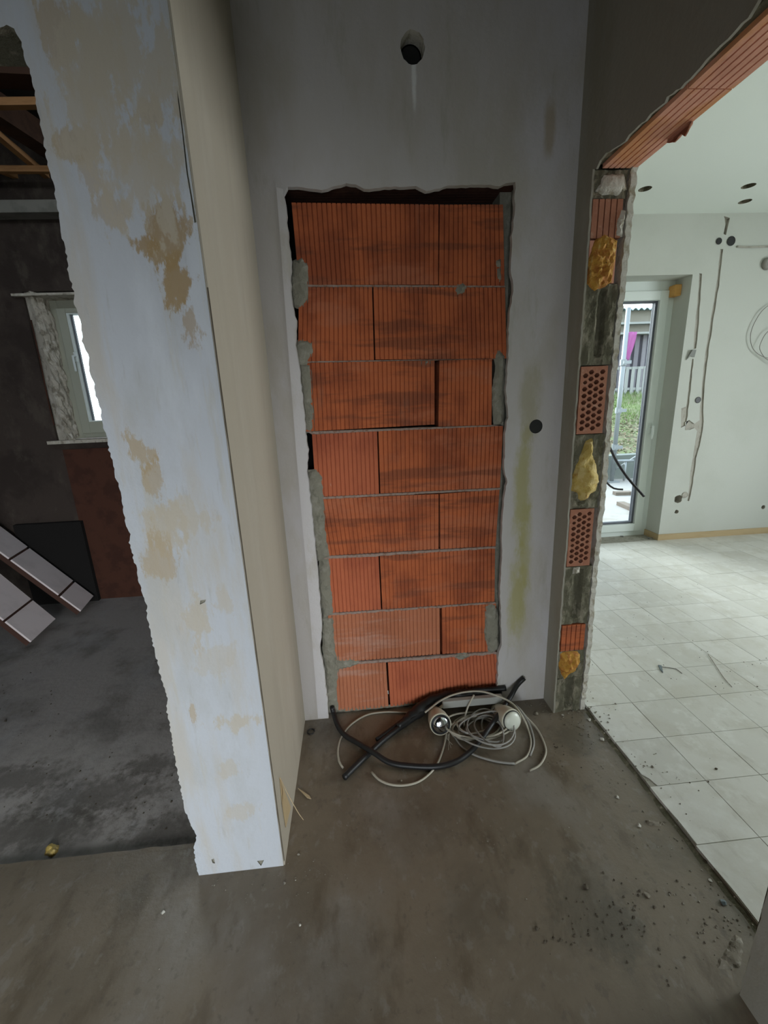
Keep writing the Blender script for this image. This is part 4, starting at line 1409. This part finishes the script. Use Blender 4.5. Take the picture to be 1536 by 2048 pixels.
# mortar crust near the near jamb and ridge by the tile edge
mz = lambda a, b, d: V((a, b, d))
def zxy(pts): return [(lambda p: (p.x, p.y))(at('Z', 0, u, v)) for u, v in pts]
o = lump('mortar_crust', zxy([(1415, 1925), (1424, 1918), (1434, 1940), (1460, 1940), (1480, 1938), (1490, 1900), (1480, 1860), (1466, 1870), (1450, 1900), (1440, 1915)]), mz, .006, 'rubble', None, .008, .6, 60, .001)
tag(rebase(o, at('Z', 0, 1460, 1915)), 'broken slab of mortar crust beside the near end of the right wall', 'debris')
o = lump('mortar_ridge', zxy([(1290, 1640), (1300, 1640), (1328, 1645), (1332, 1652), (1308, 1652), (1292, 1650)]), mz, .007, 'rubble', None, .006, .5, 61, .001)
tag(rebase(o, at('Z', 0, 1310, 1648)), 'thin ridge of mortar sticking up from the floor near the tiles', 'debris')
# mortar bed remains along the tile edge
bm = bmesh.new()
prev = None
for i in range(90):
    y = -.13 - i * .0115
    k = .5 + .5 * noise.noise(V((y * 14, 2, 2)))
    xa, xb = T0X - .010 - .018 * k, T0X - .001
    h = .002 + .006 * max(0, noise.noise(V((y * 30, 5, 1))))
    r_ = [bm.verts.new((xa, y, .0)), bm.verts.new(((xa + xb) / 2, y, h)), bm.verts.new((xb, y, h * .8)), bm.verts.new((xb, y, 0))]
    if prev:
        for j in range(3): bm.faces.new((prev[j], prev[j + 1], r_[j + 1], r_[j]))
    prev = r_
obj('mortar_bed', bm, 'concrete_dark', floor_r)
# yellow foam chunk at the threshold
o = lump('foam_chunk', [(lambda p: (p.x, p.y))(at('Z', -.014, u, v)) for u, v in [(88, 1712), (92, 1694), (104, 1686), (118, 1690), (118, 1706), (104, 1714)]], lambda a, b, d: V((a, b, -.014 + d)), .014, 'yellow_foam', None, .007, .6, 62, .001)
tag(rebase(o, at('Z', -.014, 104, 1700)), 'small yellow foam chunk on the slab edge of the left room', 'debris')
# threshold edge lip
bm = bmesh.new()
prev = None
for i in range(120):
    x = -.56 - i * .012
    k = noise.noise(V((x * 16, 3, 3)))
    r_ = [bm.verts.new((x, -.545, .0005)), bm.verts.new((x, -.530 + .004 * k, .0008 + .0015 * max(0, k))), bm.verts.new((x, -.526 + .006 * k, -.0145))]
    if prev:
        for j in range(2): bm.faces.new((prev[j], prev[j + 1], r_[j + 1], r_[j]))
    prev = r_
obj('slab_lip', bm, 'screed', floor)
# small black ring, splinters
bm = bmesh.new()
p = at('Z', .003, 622, 1463)
ring = [p + V((.0145 * math.cos(a), .0145 * math.sin(a), 0)) for a in [i * 2 * PI / 20 for i in range(19)]]
tube(bm, ring, .0028, 6, raw=True)
tag(rebase(obj('rubber_ring', bm, 'black_rubber', None, True), p), 'small black rubber ring on the floor by the left corner', 'ring')
for (a, b, w_, lab) in [((596, 1577), (617, 1594), .006, 'short pale wood splinter on the floor beside the torn wallpaper'),
                        ((1166, 1362), (1172, 1382), .0, '')]:
    if not w_: continue
    A, B = at('Z', .002, *a), at('Z', .002, *b)
    s_ = (B - A).cross(V((0, 0, 1))).normalized()
    bm = bmesh.new()
    hexa(bm, [A, B - s_ * w_ * .7, B + (B - A) * .25, B + s_ * w_], V((0, 0, 1)), .003)
    tag(rebase(obj('splinter', bm, 'splinter'), A), lab, 'debris')
# sticks on the tiles
for pts, m, lab in [([(1318, 1333), (1334, 1335), (1352, 1338), (1364, 1347)], 'rubble_dark', 'thin dark bent twig on the pale tiles'),
                    ([(1416, 1308), (1432, 1332), (1448, 1356), (1464, 1374)], 'rubble', 'long straight straw on the tiles right of the twig')]:
    bm = bmesh.new()
    P = [at('Z', .016, u, v) for u, v in pts]
    tube(bm, P, .0014, 5)
    tag(rebase(obj('twig', bm, m), P[0]), lab, 'twig')
bm = bmesh.new()
q = [at('Z', .0145, u, v) for u, v in [(1316, 1331), (1323, 1332), (1326, 1346), (1320, 1340)]]
hexa(bm, q, V((0, 0, 1)), .004)
tag(rebase(obj('dark_flake', bm, 'stone_blue'), q[0]), 'dark grey flake at the left end of the twig', 'debris')
# bits in front of the glazed door
for u, v, lab in [(1246, 1073, 'white plaster bit on the sill line before the glazed door'), (1302, 1077, 'white plaster bits in the corner of the door reveal')]:
    bm = bmesh.new()
    p = at('Z', .0135, u, v)
    for k in range(4):
        rock(bm, p + V((rd.uniform(-.03, .03), rd.uniform(-.015, .01), 0)), rd.uniform(.008, .014), rd, .6)
    tag(rebase(obj('plaster_bits', bm, 'fence_white'), p), lab, 'debris')

# ================================================================== OUTSIDE
GZ = -.12
bm = bmesh.new()
box(bm, -30, 30, -30, 30, -.5, -.3)
struct('ground', bm, 'retaining')
bm = bmesh.new()
box(bm, 0, 12, 2.2, 5.35, GZ - .1, GZ)
struct('ground', bm, 'pavement')
bm = bmesh.new()
box(bm, 0, 12, 5.35, 5.55, GZ, .30)
tag(rebase(obj('retaining_wall', bm, 'retaining'), (6, 5.45, GZ)), 'low grey green garden wall beyond the glazed door', 'wall')
ZB = lambda y: min(.26 + (y - 5.55) * .195, 1.36)


bm = bmesh.new()
gr = []
for i in range(43):
    gr.append([bm.verts.new((1 + j * .5, 5.55 + i * .2, ZB(5.55 + i * .2) + .04 * noise.noise(V((j * .6, i * .5, 0))))) for j in range(24)])
for i in range(42):
    for j in range(23):
        bm.faces.new((gr[i][j], gr[i][j + 1], gr[i + 1][j + 1], gr[i + 1][j]))
bank = struct('ground', bm, 'bank_soil')
bm = bmesh.new()
ro = random.Random(9)
for _ in range(5000):
    y = ro.uniform(7.6, 11.4); x = ro.uniform(5.2, 9.8)
    h = ro.uniform(.04, .12)
    b0 = V((x, y, ZB(y) - .01)); a = ro.uniform(0, 3.14)
    d = V((math.cos(a), math.sin(a), 0)) * .012
    bm.faces.new([bm.verts.new(b0 - d), bm.verts.new(b0 + d), bm.verts.new(b0 + V((ro.uniform(-.04, .04), ro.uniform(-.04, .04), h)))])
tag(obj('grass', bm, 'grass_blade'), 'short bright green grass on the bank below the picket fence', 'grass', kind='stuff')
bm = bmesh.new()
for _ in range(2200):
    y = ro.uniform(5.6, 8.4); x = ro.uniform(4.2, 8.2)
    b0 = V((x, y, ZB(y) + .012)); a = ro.uniform(0, 6.28); s = ro.uniform(.02, .05)
    c_, s__ = math.cos(a) * s, math.sin(a) * s
    bm.faces.new([bm.verts.new(b0 + V((c_, s__, 0))), bm.verts.new(b0 + V((-s__ * .6, c_ * .6, .015))), bm.verts.new(b0 + V((-c_, -s__, .004))), bm.verts.new(b0 + V((s__ * .6, -c_ * .6, .01)))])
tag(obj('fallen_leaves', bm, 'leaf_litter'), 'brown fallen leaves covering the lower part of the bank', 'leaves', kind='stuff')

# scaffold pole with couplers, foot plate and brace
pb = at('Z', GZ, 1223, 964)
t = thing('scaffold_pole', pb, 'grey steel scaffold pole standing on the paving outside the door', 'scaffold')
bm = bmesh.new(); tube(bm, [V((0, 0, .02)), V((0, 0, 2.75))], .035, 12, raw=True); obj('pole', bm, 'steel_pole', t, True)
bm = bmesh.new(); box(bm, -.09, .09, -.09, .09, 0, .02); obj('foot_plate', bm, 'steel_pole', t)
for z in (.55, 1.15, 1.9):
    bm = bmesh.new(); tube(bm, [V((0, 0, z)), V((0, 0, z + .09))], .052, 10, raw=True); box(bm, -.03, .1, -.06, -.03, z + .02, z + .07); obj('coupler', bm, 'steel_pole', t)
bm = bmesh.new(); tube(bm, [V((.02, 0, .20)), V((.9, -.05, .75))], .014, 8, raw=True); obj('brace', bm, 'steel_pole', t, True)
bm = bmesh.new(); tube(bm, [V((0, 0, .36)), V((.32, -.05, .36))], .022, 8, raw=True); tube(bm, [V((.2, -.03, .36)), V((.2, -.03, .02))], .018, 8, raw=True); obj('spigot', bm, 'steel_pole', t, True)
# pink cloth
p = at('Y', pb.y, 1256, 664)
p.x = pb.x + .03
bm = bmesh.new()
gr = []
for i in range(9):
    gr.append([bm.verts.new((p.x - .02 + .17 * j / 6 * (1 - .5 * i / 8), pb.y + .02 * math.sin(j * 1.6 + i * .5), p.z - i * .055)) for j in range(7)])
for i in range(8):
    for j in range(6): bm.faces.new((gr[i][j], gr[i][j + 1], gr[i + 1][j + 1], gr[i + 1][j]))
r = bmesh.ops.extrude_face_region(bm, geom=bm.faces[:])
for v_ in r['geom']:
    if isinstance(v_, bmesh.types.BMVert): v_.co.y += .004
tag(rebase(obj('pink_cloth', bm, 'pink_cloth', None, True), p), 'bright pink cloth hanging from the scaffold pole', 'cloth')
# planks
for (a, b, lab) in [((1228, 990), (1262, 989), 'brown plank lying nearest the scaffold foot outside'), ((1240, 1010), (1268, 1022), 'grey plank lying nearest the glazed door outside')]:
    A, B = at('Z', GZ, *a), at('Z', GZ, *b)
    s_ = (B - A).cross(V((0, 0, 1))).normalized()
    bm = bmesh.new()
    hexa(bm, [A - s_ * .05, A + s_ * .05, B + s_ * .05, B - s_ * .05], V((0, 0, 1)), .05)
    tag(rebase(obj('plank', bm, 'plank_grey'), A), lab, 'plank', 'planks on the paving outside')
# picket fence
YQ = 11.0
f0, f1 = at('Y', YQ, 1262, 788), at('Y', YQ, 1262, 737)
t = thing('picket_fence', (8.3, YQ, f0.z), 'low white picket fence on top of the green bank', 'fence')
h_ = f1.z - f0.z
for i in range(22):
    bm = bmesh.new(); box(bm, -.045, .045, -.012, .012, -.1, h_ + .05)
    o = obj('picket', bm, 'fence_white', t); o.location = (-1.6 + i * .19, 0, 0)
for z in (.12, h_ - .02):
    bm = bmesh.new(); box(bm, -1.7, 2.6, .013, .05, z, z + .07); obj('rail', bm, 'fence_white', t)
# shed
YS = 12.6
z0_, z1_ = at('Y', YS, 1285, 780).z, at('Y', YS, 1285, 670).z
zr = at('Y', YS, 1285, 618).z
t = thing('garden_shed', (9.8, YS + .5, z0_ - .2), 'garden shed of upright grey boards under a pale blue corrugated roof', 'shed')
def part(name, m, *a, **k):
    bm = bmesh.new(); x0, x1, y0, y1, za, zb = a
    box(bm, x0 - 9.8, x1 - 9.8, y0 - YS - .5, y1 - YS - .5, za - z0_ + .2, zb - z0_ + .2); return obj(name, bm, m, t)
part('wall', 'shed_dark', 7.2, 13, YS, YS + .1, z0_ - .2, z1_ + .05)
for i in range(22):
    part('board', 'shed_board', 7.3 + i * .26, 7.45 + i * .26, YS - .03, YS, z0_ - .1, z1_)
part('ledge', 'fence_white', 7.2, 13, YS - .3, YS, z1_, z1_ + .06)
zz = zr - z1_
part('fascia', 'shed_cream', 7.2, 13, YS + .1, YS + .2, z1_ + .06, z1_ + zz * .42)
part('fascia', 'fence_white', 7.2, 13, YS - .1, YS + .1, z1_ + zz * .42, z1_ + zz * .5)
part('fascia', 'shed_cream', 7.2, 13, YS, YS + .2, z1_ + zz * .5, z1_ + zz * .95)
bm = bmesh.new()
prev = None
for i in range(181):
    x = -2.8 + i * .033
    zc = z1_ + zz * .95 - z0_ + .2 + .035 * math.sin(i * 1.05)
    r_ = [bm.verts.new((x, -.7, zc)), bm.verts.new((x, 1.6, zc + .35)), bm.verts.new((x, 1.6, zc + .36)), bm.verts.new((x, -.7, zc + .012))]
    if prev:
        for j in range(4): bm.faces.new((prev[j], prev[(j + 1) % 4], r_[(j + 1) % 4], r_[j]))
    prev = r_
obj('roof_sheet', bm, 'roof_sheet', t)
bpy.context.view_layer.update()
